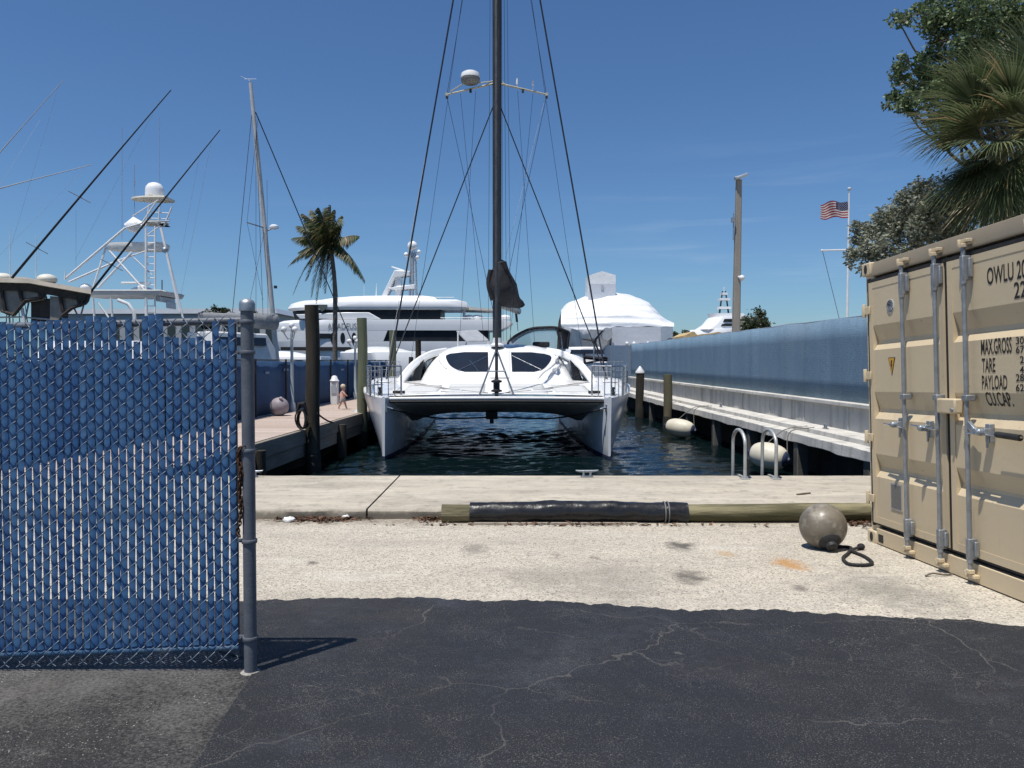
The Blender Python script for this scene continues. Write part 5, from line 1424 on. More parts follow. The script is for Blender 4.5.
for z in (212, 218, 222): m.tube([S(145, z, -.8), S(168, z+1, -.8), S(170, z+1, 0), S(168, z+1, .8), S(145, z, .8)], .022, 6)
m.build('tower_frame', white_paint, sf)
m = MB()
for py in range(236, 318, 7): m.bar(S(146, py, -.86), S(155, py, -.86), .022, 6)
m.bar(S(146, 232, -.86), S(146, 320, -.86), .024, 6); m.bar(S(155, 232, -.86), S(155, 320, -.86), .024, 6); m.build('ladder', white_paint, sf)
def plat(py0, py1, a, b, hb, name, mt=far_white):
    yblock([(S(0, py1).z, X(a+3, 36), X(b-1, 36), hb*.85), (S(0, (py0+py1)/2).z, X(a, 36), X(b, 36), hb), (S(0, py0).z, X(a, 36), X(b, 36), hb*.96)], 36, 1.2, mt, sf, name)
plat(243.5, 251, 110, 167, .45, 'belly_band', mat('belly_band_white', (.74, .74, .72)))
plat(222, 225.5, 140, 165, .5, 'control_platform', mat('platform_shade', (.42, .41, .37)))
plat(198, 201, 134, 172, .55, 'sun_top', mat('sun_top_cream', (.68, .64, .55)))
m = MB(); c = S(134, 226, -.5); m.sphere(c, (.36, .32, .30), 16, 10); m.tube([S(126, 226, -.5), S(134, 221, -.5), S(143, 226, -.5)], [.12, .2, .16], 10); m.build('control_pod', far_white, sf)
c = S(154.8, 197, 0); m = MB(); m.lathe([(.36, 0), (.41, .04), (.41, .32), (.38, .46), (.27, .60), (.12, .66), (.01, .67)], c, n=24); m.build('satellite_dome', far_white, sf)
m = MB(); m.box(S(136, 283, -.2), (1.35, .12, .10)); m.lathe([(.18, -.3), (.2, -.12), (.1, -.03)], S(142, 284, -.2), n=12); m.build('radar_scanner', white_gel, sf, bevel=.03)
m = MB(); m.sphere(S(86, 288, -.8), (.28, .28, .2), 14, 8); m.sphere(S(142, 290, .5), (.5, .4, .16), 14, 8); each(m, 'roof_dome', white_gel, sf)
m = MB()
for px, y0, y1, r in ((122, 246, 128, .012), (134.5, 230, 165, .014), (159.5, 184, 118, .010), (134.5, 185, 181, .03), (162, 292, 280, .03)): m.bar(S(px, y0), S(px, y1), r, 5)
each(m, 'whip_antenna', mat('antenna_grey', (.3, .33, .38)), sf)
m = MB(); m.bar(S(146, 222, -.9), S(169, 221, -.9), .03); m.sphere(S(165, 250, -.9), .14, 10, 6); each(m, 'tower_rail', galv, sf)

# nearer boat with the dark hardtop and black outriggers
hb_ = thing('fishing_boat', 'fishing boat with a dark-framed hardtop and two long black outriggers behind the slatted gate', 'fishing boat', (X(30, 28), 28, WZ))
H = lambda px, py, dy=0: P(px, py, 28+dy)
yblock([(WZ-.2, X(-150, 28), X(95, 28), 1.2), (.2, X(-165, 28), X(100, 28), 1.7), (.9, X(-175, 28), X(102, 28), 1.8), (1.0, X(-170, 28), X(100, 28), 1.7)], 28, 4, far_white, hb_, 'hull')
top_m = mat('hardtop_edge_grey', (.36, .32, .26), (.28, .25, .21), 2, rough=.5)
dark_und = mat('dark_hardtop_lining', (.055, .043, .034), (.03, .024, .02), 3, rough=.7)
m = MB(); topo = [(-70, 277), (0, 278.2), (29, 279), (60, 284.5), (91, 290)]
m.loft([[H(px, py-.0, -1.3), H(px, py+4, -1.36), H(px-1, py+5, -1.2), H(px*.9-2, py+3, 1.4), H(px*.9-2, py-2, 1.4)] for px, py in topo]); m.build('hardtop', top_m, hb_)
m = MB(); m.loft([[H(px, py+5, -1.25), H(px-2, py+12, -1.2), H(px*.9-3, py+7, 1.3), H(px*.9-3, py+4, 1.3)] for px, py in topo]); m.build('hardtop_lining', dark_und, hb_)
curtain = mat('smoked_curtain', (.30, .27, .23), (.18, .165, .145), 2.5, rough=.35)
m = MB(); m.prism([H(-60, 287, -1.1), H(48, 290, -1.1), H(44, 300, -1.1), H(26, 303, -1.1), H(14, 315, -1.1), H(8, 315.5, -1.1), H(-2, 310, -1.1), H(-60, 314, -1.1)], (0, .04, 0)); m.prism([H(50, 296, -1.08), H(88, 299, -1.08), H(76, 308, -1.08), H(66, 310, -1.08), H(58, 320, -1.08), H(50, 320, -1.08)], (0, .04, 0)); m.build('side_curtain', curtain, hb_)
m = MB()
for a, b in (((1, 286), (5, 312)), ((18, 285), (22, 301)), ((38, 287), (41, 298)), ((60, 296), (63, 312)), ((77, 296), (80, 307)), ((14, 280), (27, 286)), ((30, 281), (55, 289)), ((55, 289), (88, 296)), ((50, 288), (40, 298)), ((40, 298), (26, 300)), ((26, 300), (14, 315)), ((14, 315), (2, 311)), ((62, 316), (72, 308)), ((72, 308), (86, 303)), ((86, 303), (89, 294))): m.bar(H(a[0], a[1], -1.17), H(b[0], b[1], -1.17), .06, 6)
m.prism([H(31, 300, -1), H(55, 298, -1), H(55, 326, -1), H(31, 326, -1)], (0, .8, 0)); m.build('hardtop_brace', dark_und, hb_)
m = MB(); m.bar(H(22, 308, -1.1), H(26, 330, -1.1), .055); m.bar(H(-30, 300, -1.1), H(-32, 330, -1.1), .055); each(m, 'hardtop_leg', white_paint, hb_)
m = MB(); m.sphere(H(3, 278, -.4), (.32, .3, .18), 16, 8); m.sphere(H(47, 279.5, -.4), (.34, .32, .2), 16, 8); each(m, 'roof_dome', mat('dome_cream', (.66, .64, .56)), hb_)
m = MB()
for px, y0, px1, y1 in ((8, 300, 10, 325), (30, 296, 24, 326), (46, 296, 52, 322), (66, 300, 60, 326), (70, 300, 82, 324), (84, 304, 78, 326), (-6, 290, -8, 320)): m.bar(H(px, y0, -.9), H(px1, y1, -.95), .028, 6)
m.tube([H(-40, 318, -1), H(20, 317, -1), H(58, 320, -1), H(92, 322, -1)], .03, 6); m.build('cockpit_rail', galv, hb_)
m = MB()
for i, px in enumerate((-2, 6, 13, 20, 28, 36)): m.bar(H(px, 326, .2), H(px+4-i*2, 293+i, .2), .018, 6, .008)
m.build('fishing_rod', dark_und, hb_)
def outrigger(a, b, r, mt, name='outrigger', cross=()):
    m = MB(); A, B = Vector(a), Vector(b); pts = [A.lerp(B, i/10)+Vector((0, 0, -.10*(i/10)**2)) for i in range(11)]
    m.tube(pts, [lerp(r, r*.35, i/10) for i in range(11)], 8)
    for f in cross:
        p = A.lerp(B, f); n = Vector((.6, 0, -.32)); m.bar(p-n*.62, p+n*.62, .013, 5)
    return m.build(name, mt, hb_)
outrigger(H(12, 278, -1.2), H(171, 87, -1.6), .046, black_rub, cross=(.16, .43))
outrigger(H(82, 303, -1.2), H(220, 127, -1.6), .044, black_rub, cross=(.22,))
pale_pole = mat('pale_outrigger', (.40, .44, .48), (.34, .38, .42), 2, rough=.4)
outrigger(H(-95, 262, .8), H(63, 78, .8), .035, pale_pole); outrigger(H(-95, 214, .9), H(92, 162, .9), .038, pale_pole)
def lines(prs, r=.004):
    m = MB()
    for a, b in prs: m.bar(H(*a), H(*b), r, 4)
    return m.build('outrigger_line', mat('pale_line', (.32, .36, .42)), hb_)
lines([((60, 82, 0), (10, 250, -1)), ((90, 163, 0), (0, 255, -1)), ((160, 100, -1.5), (75, 260, -1.2)), ((212, 138, -1.5), (180, 300, -1.2)), ((76, 210, -1.4), (76, 268, -1.3)), ((200, 152, -1.5), (182, 250, -1.3)), ((40, 120, .5), (0, 185, -1))])
m = MB()
for px, y0, y1 in ((10, 278, 228), (36, 278, 235), (65, 280, 271)): m.bar(H(px, y0, -.6), H(px, y1, -.6), .016 if px < 60 else .03, 6, .008)
each(m, 'whip_antenna', white_paint, hb_)

# ================================================================== shrink-wrapped boat on the right
wrap_m = mat('shrink_wrap', (.78, .79, .80), (.68, .70, .72), .5, rough=.35, bump=.05, bscale=2.2)
t_ = NT('ribbed_shrink_wrap'); wv_ = t_.n('ShaderNodeTexWave', wave_type='BANDS', bands_direction='Z'); wv_.inputs['Scale'].default_value = .42; wv_.inputs['Distortion'].default_value = 5; wv_.inputs['Detail'].default_value = 4; wv_.inputs['Detail Scale'].default_value = .5
t_.l(t_.mapping((.45, 1, 1.3)), wv_.inputs['Vector']); t_.base(t_.mix(t_.noise(.6, 5, .6), (.76, .77, .78), (.68, .70, .72))); t_.set(.38, 0, .4)
t_.bump(t_.math('ADD', wv_.outputs['Fac'], t_.math('MULTIPLY', t_.noise(2.2, 5, .6), .7)), .7, .10); wrap_r = t_.mat
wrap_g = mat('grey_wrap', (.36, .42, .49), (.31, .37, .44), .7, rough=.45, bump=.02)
sw_ = thing('wrapped_boat', 'large boat hauled out under white shrink wrap beyond the seawall fence', 'covered boat', (X(615, 60), 60, .09))
ridge = [(561, 311.5), (564, 307), (568, 304), (576, 300.5), (587, 297), (598, 294.4), (607, 293.4), (616, 293.6), (624, 294.8), (632, 296.6), (641, 299.6), (648, 303), (653, 308), (657, 312.5), (662, 318), (667, 322.6), (671, 324.2), (674, 325.4)]
m = MB(); rows = []
N = 44
for i in range(N+1):
    px = lerp(561, 674, i/N); zr = interp(ridge, px)
    ze = interp([(561, 326), (575, 330), (605, 330), (615, 326.5), (674, 326.5)], px)
    a = P(px, ze, 58); b = P(px, zr, 65); row = []
    for k in range(17):
        q = PI/2*k/16
        wr = .10*math.sin(k*1.9+math.sin(i*.35)*1.6)*math.sin(q*2)+.07*mnoise.noise(Vector((i*.25, k*.5, 2)))
        y = lerp(58, 65, 1-math.cos(q)); z = lerp(a.z, P(px, zr, 65).z, math.sin(q))
        row.append((X(px, y) if False else lerp(a.x, b.x, 1-math.cos(q)), y, z+wr))
    last = row[-1]; row += [(last[0], last[1]+4, last[2]-.8), (last[0], last[1]+8, .2)]
    rows.append(row)
m.grid(rows); m.build('wrap_roof', wrap_r, sw_, sharp=55)
m = MB(); rows = []
for i in range(41):
    px = lerp(561, 615, i/40); r_ = []
    for k in range(11):
        y = lerp(interp([(561, 326), (575, 330), (605, 330), (615, 326.5)], px), 364, k/10)
        dY = 58+1.6*(k/10)**1.4-1.0*math.sin(PI*i/40)+.25*mnoise.noise(Vector((i*.22, k*.35, 0)))+.12*mnoise.noise(Vector((i*.7, k*.8, 5)))
        r_.append((X(px, 58)+.05, dY, P(px, y, 58).z))
    rows.append(r_)
m.grid(rows); m.build('wrap_side', wrap_m, sw_, sharp=60)
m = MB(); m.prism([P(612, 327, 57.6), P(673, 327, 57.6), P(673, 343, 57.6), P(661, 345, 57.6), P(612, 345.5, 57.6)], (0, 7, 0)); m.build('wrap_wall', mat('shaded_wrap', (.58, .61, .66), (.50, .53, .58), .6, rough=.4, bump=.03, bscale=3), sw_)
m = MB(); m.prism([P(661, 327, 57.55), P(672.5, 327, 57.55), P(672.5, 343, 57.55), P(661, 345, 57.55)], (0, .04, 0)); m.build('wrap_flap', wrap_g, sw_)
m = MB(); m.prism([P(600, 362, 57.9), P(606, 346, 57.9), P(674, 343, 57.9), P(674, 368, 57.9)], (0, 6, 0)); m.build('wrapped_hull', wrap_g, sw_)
m = MB()
for px in (627, 634, 648, 657): m.sphere(P(px, 343.5, 57.5), (.13, .10, .14), 8, 6)
each(m, 'wrap_knot', wrap_m, sw_)
m = MB(); b0 = [P(587, 297, 62.0), P(614, 297, 62.0)]
zt, zp = P(0, 284, 62).z, P(0, 272.5, 62).z; xa, xb = b0[0].x, b0[1].x; zb = P(0, 298, 62).z
m.prism([(xa, 61, zb-.6), (xb, 61, zb-.6), (xb, 61, P(0, 276.5, 62).z), ((xa+xb)/2, 61, zp), (xa, 61, P(0, 277, 62).z)], (0, 2.4, 0)); bx_ = m.build('wrapped_tower', wrap_m, sw_)
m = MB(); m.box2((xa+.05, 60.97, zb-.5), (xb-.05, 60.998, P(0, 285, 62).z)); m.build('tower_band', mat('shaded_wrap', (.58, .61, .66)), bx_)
m = MB(); a = P(602.5, 287.5, 60.9); m.box((a.x, 60.95, a.z), (.22, .05, .36)); m.build('tower_vent', far_grey, bx_)
m = MB(); c = P(607, 334, 57.3); m.prism([c+Vector((.42*math.cos(2*PI*k/18), 0, .48*math.sin(2*PI*k/18))) for k in range(18)], (0, .05, 0)); m.build('wrap_window', mat('wrap_window_grey', (.40, .42, .45)), sw_)
m = MB(); m.sphere(P(670, 341, 57), .24, 10, 8); m.build('wrap_ball', black_rub, sw_)

# white motor boat in front of it, behind the catamaran's starboard rail
mb2 = thing('motorboat', 'white motorboat with one dark window stripe between the catamaran and the shrink-wrapped boat', 'motorboat', (X(590, 50), 50, WZ))
yblock([(WZ-.2, X(560, 50), X(612, 50), 1.2), (.6, X(558, 50), X(616, 50), 1.7), (1.5, X(556, 50), X(618, 50), 1.8), (1.6, X(560, 50), X(614, 50), 1.7)], 50, 1.2, far_white, mb2, 'hull')
yblock([(1.6, X(562, 50), X(604, 50), 1.4), (2.5, X(566, 50), X(599, 50), 1.3), (2.6, X(567, 50), X(597, 50), 1.2)], 50, 1, far_white, mb2, 'cabin')
yblock([(2.42, X(566, 50), X(600, 50), 1.38), (2.16, X(565, 50), X(602, 50), 1.44)], 50, 1, glass_dark, mb2, 'window')
m = MB(); m.bar(P(584, 357, 48.2), P(618, 361, 48.2), .12); m.bar(P(586, 363, 48.2), P(608, 359, 48.2), .06); m.bar(P(584, 353, 48.2), P(585, 364, 48.2), .07); m.bar(P(603, 357, 48.1), P(619, 360, 48.1), .04); m.build('dark_gear', black_cloth, mb2)

# ================================================================== pole, flag, far things on the right
lp = thing('light_pole', 'tall slim concrete light pole with a floodlight on top, behind the seawall fence', 'light pole', (P(735.5, 345, 42).x, 42, .09))
m = MB(); a, b = P(735.2, 355, 42), P(738.8, 180, 42)
a.z = .0
m.loft([[Vector((c.x+sx*r, 42+sy_*r, c.z)) for sx, sy_ in ((-1, -.7), (-.7, -1), (.7, -1), (1, -.7), (1, .7), (.7, 1), (-.7, 1), (-1, .7))] for c, r in ((a, .215), (b, .145))])
m.build('shaft', mat('pole_concrete', (.30, .27, .23), (.23, .21, .18), 3, rough=.9, stretch=(1, 1, .2), bump=.01), lp)
m = MB(); c = P(739.5, 178, 42); m.bar(P(738.8, 181, 42), P(739, 176, 42), .06); m.box(P(741.5, 176.5, 41.8), (.62, .4, .12), rotm('Y', -22)); m.box(P(737, 178, 41.8), (.25, .3, .16), rotm('Y', -12)); m.build('floodlight', far_grey, lp, bevel=.02)
m = MB(); m.sphere(P(741.8, 278, 41.7), .16, 12, 8); m.bar(P(738, 277, 41.8), P(741.5, 276.5, 41.7), .05); m.build('security_camera', white_paint, lp)
m = MB(); m.box(P(733, 220, 41.8), (.16, .2, .26)); m.bar(P(733.5, 213, 41.8), P(733.3, 240, 41.8), .03); m.build('junction_box', galv, lp)

fp = thing('flagpole', 'white flagpole with a yardarm standing beyond the fence beside the container tree', 'flagpole', (P(849, 300, 60).x, 60, .09))
m = MB(); q = P(849.2, 192, 60); m.bar((q.x-.05, 60, 0), q, .11, 10, .055); m.build('pole', white_paint, fp)
m = MB(); m.sphere(P(849.3, 189, 60), .15, 12, 8); m.build('finial', far_grey, fp)
m = MB(); m.bar(P(822, 250.5, 60), P(872, 249, 60), .06, 8, .06); m.sphere(P(822, 250.5, 60), .1, 8, 6); m.build('yardarm', white_paint, fp)
m = MB(); m.bar(P(822.5, 251, 60), P(840, 322, 60), .02, 5); m.build('halyard', wire_m, fp)
flag_r = mat('flag_red', (.30, .02, .028), rough=.8); flag_w = mat('flag_white', (.60, .58, .56), rough=.8); flag_b = mat('flag_blue', (.016, .022, .085), rough=.8)
m = MB(); nx, nz = 39, 26
fw, fh = 2.12, 1.26
q0 = P(847.7, 201.5, 60)
def fpt(i, k, off=0):
    f = i/nx; g = k/nz
    x = q0.x-f*fw+.07*math.sin(f*9+g*2); y = 60+.24*math.sin(f*9.5+g*1.6)*min(1, f*2.5)+off; z = q0.z-g*fh*(1-.05*f)-.10*f-.16*math.sin(f*8+g)*f
    return Vector((x, y, z))
for i in range(nx):
    for k in range(nz):
        st = k*13//nz; mi = 2 if (i < nx*.42 and st < 7) else (0 if st % 2 == 0 else 1)
        m.add([fpt(i, k), fpt(i+1, k), fpt(i+1, k+1), fpt(i, k+1)], [(0, 1, 2, 3)], mi)
for r_ in range(9):
    for c_ in range(6 if r_ % 2 == 0 else 5):
        f = (.5+c_+(0 if r_ % 2 == 0 else .5))/6*.40*nx; g = (r_+.8)/9.6*7/13*nz
        p = fpt(f, g, -.012); s_ = .032
        m.add([p+Vector((s_*(1 if t % 2 == 0 else .45)*math.sin(PI*t/5), 0, s_*(1 if t % 2 == 0 else .45)*math.cos(PI*t/5))) for t in range(10)], [tuple(range(10))], 1)
o = m.build('flag', [flag_r, flag_w, flag_b], recalc=False, sharp=80); tag(o, 'American flag blowing leftwards from the white flagpole', 'flag')

fy = thing('motor_yacht', 'distant white yacht with a dark pyramid radar mast half behind the concrete light pole', 'motor yacht', (X(730, 150), 150, WZ))
def fl_(py, a, b, hb): return lv(py, a, b, hb, 150)
yblock([fl_(372, 690, 800, 4), fl_(338, 684, 800, 5), fl_(330, 690, 782, 5)], 150, 8, far_white, fy, 'hull')
yblock([fl_(330, 694, 764, 4.0), fl_(325, 702, 762, 3.9), fl_(320, 706, 756, 3.8), fl_(318, 708, 748, 3.7)], 150, 2, far_white, fy, 'superstructure')
yblock([fl_(327, 707, 763, 4.1), fl_(324.7, 709, 762, 4.1)], 150, 2, far_glass, fy, 'window_band')
yblock([fl_(323, 709, 758, 4.0), fl_(320, 711, 757, 4.0)], 150, 2, far_glass, fy, 'window_band')
yblock([fl_(317.9, 708, 742, 3), fl_(314, 707, 738, 3)], 150, 3, far_white, fy, 'top_deck')
m = MB()
for px0, px1 in ((719, 722.5), (729, 725.5)):
    m.loft([[P(px0+w, 317, 150+dy) for w, dy in ((-1, -1), (1, -1), (1, 1), (-1, 1))], [P(px1+w*.6, 291, 150+dy*.6) for w, dy in ((-1, -1), (1, -1), (1, 1), (-1, 1))]])
m.build('radar_mast', black_rub, fy)
m = MB()
for py, w in ((308, 6), (299.5, 5), (294, 2.5)): m.box(P(724, py, 149.6), (w*2/769*150, 1.6, .45))
m.bar(P(724, 291, 150), P(724, 287, 150), .1); each(m, 'mast_platform', far_white, fy)
m = MB(); m.prism([P(745, 329, 145), P(753, 324, 145), P(757, 324, 145), P(766, 328, 145), P(780, 331, 145), P(745, 332, 145)], (0, 4, 0)); m.build('dark_awning', dark_und, fy)
m = MB(); m.loft([[(X(px, Y_), Y_, .1), (X(px, Y_), Y_, P(px, py, 72).z+.12*mnoise.noise(Vector((px*.3, 0, 0)))), (X(px, Y_), Y_+5, P(px, py, 72).z), (X(px, Y_), Y_+5, .1)] for px, py in ((683, 336), (688, 333.5), (691, 332), (694, 331.5), (697, 335), (703, 334), (710, 333.5), (718, 332), (722, 332.5), (730, 331.5), (734, 332.5)) for Y_ in (72,)])
tag(m.build('covered_boat', mat('tan_tarpaulin', (.50, .38, .19), (.40, .29, .14), 1.3, rough=.8, bump=.05)), 'tan tarpaulin-covered boat showing above the fence below the distant yacht', 'covered boat')
m = MB(); m.prism([(X(772, 120), 120, 0), (X(772, 120), 120, P(0, 326.5, 120).z), (X(790, 120), 120, P(0, 323.5, 120).z), (X(812, 120), 120, P(0, 322, 120).z), (X(830, 120), 120, P(0, 323, 120).z), (X(830, 120), 120, 0)], (0, 20, 0))
tag(m.build('boat_shed', mat('shed_roof_grey', (.33, .37, .41), (.28, .32, .36), .4)), 'low grey shed roof just above the right end of the fence', 'shed')
wb = thing('warehouse', 'long low white waterfront building behind the tuna tower boat', 'building', (X(180, 260), 260, 0))
m = MB(); m.prism([(X(60, 260), 260, .1), (X(60, 260), 260, P(0, 314, 260).z), (X(275, 260), 260, P(0, 313, 260).z), (X(275, 260), 260, .1)], (0, 30, 0)); m.build('wall', mat('warehouse_wall', (.42, .43, .43), (.34, .35, .36), .1), wb)
m = MB(); m.prism([(X(56, 260), 259, P(0, 314, 260).z), (X(62, 260), 259, P(0, 309.5, 260).z), (X(277, 260), 259, P(0, 308.5, 260).z), (X(279, 260), 259, P(0, 313.5, 260).z)], (0, 32, 0)); m.build('roof', far_white, wb)
m = MB()
for px in range(70, 270, 14): m.box2((X(px, 260), 259.9, 3), (X(px+8, 260), 259.97, P(0, 320, 260).z))
m.build('dark_opening', glass_dark, wb)
# ================================================================== vegetation
def leaf_cloud(m, blobs, n, size, seed, gap=.0, gs=1.2, long=1.9):
    r = random.Random(seed)
    wts = [b[3]**2.2*(b[4] if len(b) > 4 else 1) for b in blobs]
    tot = sum(wts); cum = []; a = 0
    for w in wts: a += w/tot; cum.append(a)
    k = 0; tries = 0
    while k < n and tries < n*6:
        tries += 1
        u = r.random(); i = 0
        while cum[i] < u and i < len(cum)-1: i += 1
        b = blobs[i]
        d = Vector((r.gauss(0, 1), r.gauss(0, 1), r.gauss(0, 1))).normalized()*(r.random()**.42)*b[3]*r.uniform(.75, 1.15)
        c = Vector(b[:3])+d
        if mnoise.noise(c*gs+Vector((seed, 0, 0))) < gap: continue
        s = size*r.uniform(.65, 1.3)
        ax_ = Vector((r.gauss(0, 1), r.gauss(0, 1), r.gauss(-.25, .7))).normalized()
        sd = ax_.orthogonal().normalized(); sd = (Matrix.Rotation(r.uniform(0, 2*PI), 3, ax_) @ sd)
        nr = ax_.cross(sd)
        m.add([c, c+ax_*s*.45+sd*s/long*.5+nr*s*.05, c+ax_*s, c+ax_*s*.45-sd*s/long*.5+nr*s*.05], [(0, 1, 2, 3)])
        k += 1
def limb(m, a, b, r0, r1, seed, wob=.12):
    a = Vector(a); b = Vector(b); L = (b-a).length; pts = []
    for i in range(8):
        f = i/7; p = a.lerp(b, f); w = math.sin(PI*f)*wob*L*.4
        pts.append(p+Vector((mnoise.noise(Vector((f*3, seed, 0))), mnoise.noise(Vector((f*3, seed, 5))), mnoise.noise(Vector((f*3, seed, 9)))))*w)
    m.tube(pts, [lerp(r0, r1, i/7) for i in range(8)], 7)
def px_blobs(lst, Y, jit, seed):
    r = random.Random(seed); out = []
    for px, py, rp in lst:
        y = Y+r.uniform(-jit, jit); p = P(px, py, y); out.append((p.x, p.y, p.z, rp/769*y))
    return out
# broadleaf tree, upper right
oak_m = m_leaf('broad_leaf', (.045, .08, .034), (.19, .245, .115), trans=.3)
A = px_blobs([(930, 88, 14), (915, 82, 12), (945, 98, 16), (950, 118, 14), (935, 104, 12), (900, 74, 10), (925, 58, 11), (940, 40, 14), (960, 50, 18), (978, 78, 20), (985, 25, 22), (948, 140, 10), (902, 104, 9), (914, 112, 8), (905, 20, 9), (922, 22, 10), (970, 100, 18), (955, 75, 16), (897, 18, 9), (908, 17, 10), (920, 14, 12), (934, 26, 14), (929, 10, 10), (948, 12, 18), (948, 40, 12), (962, 28, 18), (975, 10, 24), (1000, 14, 26), (1024, 30, 28), (897, 66, 8), (908, 62, 11), (920, 72, 14), (903, 82, 11), (894, 96, 9), (887, 106, 5), (910, 100, 11), (925, 93, 12), (938, 76, 15), (944, 56, 12), (955, 92, 18), (938, 112, 10), (928, 122, 6), (968, 66, 20), (985, 45, 22), (990, 90, 24), (1012, 70, 26), (965, 118, 16), (950, 132, 9), (1000, 125, 22), (1030, 110, 30), (1060, 40, 45), (1060, 110, 40), (1040, -20, 40), (990, -20, 34), (945, -18, 22), (1110, 10, 60), (1100, 90, 50)], 13.4, .7, 1)
oak = thing('broadleaf_tree', 'dark green broadleaf tree whose sprays overhang the frame above the fan palm', 'tree', (9.3, 13.6, -.1))
m = MB(); base = Vector((9.6, 13.8, -.2)); fork = Vector((9.2, 13.7, 4.2))
limb(m, base, fork, .26, .18, 1)
for i, b in enumerate(A):
    if i % 3 == 0 or b[3] > .4: limb(m, fork.lerp(base, .1*(i % 3)), (b[0], b[1], b[2]), .05, .010, i+3, .3)
r = random.Random(5)
for i, b in enumerate(A):
    for k in range(4):
        dd = Vector((r.gauss(0, 1), r.gauss(0, 1), r.gauss(0, .7))).normalized()*b[3]*.95; limb(m, Vector(b[:3])-dd*.2, Vector(b[:3])+dd, .010, .003, i*9+k, .2)
m.build('trunk', bark, oak)
m = MB(); leaf_cloud(m, A, 46000, .080, 11, gap=-.17, gs=3.1, long=1.8); m.build('crown', oak_m, oak, recalc=False)
# grey-green tree behind the container
gg_m = m_leaf('silvery_leaf', (.11, .125, .085), (.33, .34, .255), trans=.25)
Bb = px_blobs([(893, 225, 12), (905, 215, 12), (875, 243, 12), (918, 230, 14), (935, 210, 14), (922, 196, 11), (885, 252, 12), (852, 255, 8), (850, 266, 4), (860, 240, 11), (857, 226, 7), (868, 252, 12), (872, 232, 13), (882, 218, 10), (888, 240, 14), (895, 212, 13), (900, 228, 15), (905, 198, 11), (915, 210, 16), (920, 188, 11), (930, 200, 16), (928, 222, 18), (912, 245, 16), (940, 185, 13), (948, 215, 20), (945, 240, 18), (965, 230, 20), (970, 200, 20), (990, 220, 22), (1010, 200, 24), (1030, 190, 26), (876, 262, 10), (864, 268, 7), (900, 262, 14), (930, 255, 15), (1050, 220, 34), (1000, 240, 22)], 12.0, .7, 2)
bt = thing('silver_buttonwood_tree', 'grey-green small-leaved tree rising just behind the container roof', 'tree', (P(960, 230, 12).x, 12.2, -.1))
m = MB(); base = Vector((P(965, 230, 12).x, 12.3, -.2)); fork = base+Vector((-.1, 0, 2.2)); limb(m, base, fork, .16, .12, 2)
for i, b in enumerate(Bb):
    if i % 3 == 0 and b[3] > .19: limb(m, fork, b[:3], .04, .008, i+40, .3)
m.build('trunk', bark, bt)
m = MB(); leaf_cloud(m, Bb, 26000, .066, 21, gap=-.34, gs=2.6, long=2.0); m.build('crown', gg_m, bt, recalc=False)
# fan palm
fan_m = m_leaf('fan_palm_leaf', (.05, .074, .03), (.175, .205, .10), (.36, .26, .14), .06, .3)
pc = P(1034, 128, 10.8)
fpm = thing('fan_palm', 'cabbage palm with drooping fan fronds reaching out over the container roof', 'palm tree', (pc.x, pc.y, -.1))
m = MB(); m.tube([(pc.x+.15, pc.y, -.3), (pc.x+.1, pc.y, 2.5), (pc.x, pc.y, pc.z-.5), (pc.x, pc.y, pc.z)], [.24, .2, .2, .13], 14); m.build('trunk', palm_bark, fpm)
m = MB(); r = random.Random(8)
fr_ = []
for k in range(66):
    az_ = r.uniform(0, 2*PI); el = r.uniform(-.95, 1.3)
    fr_.append((az_, el))
for px, py in ((955, 165), (962, 195), (975, 215), (968, 140), (985, 120), (985, 225), (1000, 95), (960, 180), (972, 170), (990, 190), (1005, 210), (978, 205), (970, 225), (995, 150)):
    v = P(px, py, 10.8+r.uniform(-.7, .5))-pc; fr_.append((math.atan2(v.y, v.x), math.atan2(v.z, math.hypot(v.x, v.y))))
stems = MB()
for az_, el in fr_:
    d = Vector((math.cos(az_)*math.cos(el), math.sin(az_)*math.cos(el), math.sin(el)))
    Lp = r.uniform(.65, 1.0); e0 = pc+d*.12; e1 = pc+d*Lp+Vector((0, 0, -.10*Lp))
    stems.tube([e0, e0.lerp(e1, .5)+Vector((0, 0, .05)), e1], [.022, .016, .012], 5)
    side = d.cross(Vector((0, 0, 1))).normalized(); side = (Matrix.Rotation(r.uniform(-.5, .5), 3, d) @ side); up_ = side.cross(d)
    nl = 40
    for q in range(nl):
        f = (q+.5)/nl*2-1; ang = f*1.25
        ld_ = (d*math.cos(ang)+side*math.sin(ang)+up_*.10*(1-abs(f))).normalized()
        L = r.uniform(.85, 1.15)*(1-.30*abs(f)); st = e1-d*.05*abs(f)
        wv = ld_.cross(up_).normalized()*.0105
        pts = []
        for j in range(5):
            t = j/4; pts.append(st+ld_*L*t+Vector((0, 0, -1))*(.26*L*max(0, t-.35)**2*(1.0+.9*r.random()))+up_*.03*math.sin(t*3))
        vs = []
        for j, p in enumerate(pts):
            w = (1.0, 1.15, .95, .6, .05)[j]; vs += [p+wv*w, p-wv*w]
        m.add(vs, [(2*j, 2*j+1, 2*j+3, 2*j+2) for j in range(4)])
m.build('crown', fan_m, fpm, recalc=False); stems.build('frond_stalk', mat('frond_stalk_green', (.15, .15, .06)), fpm)

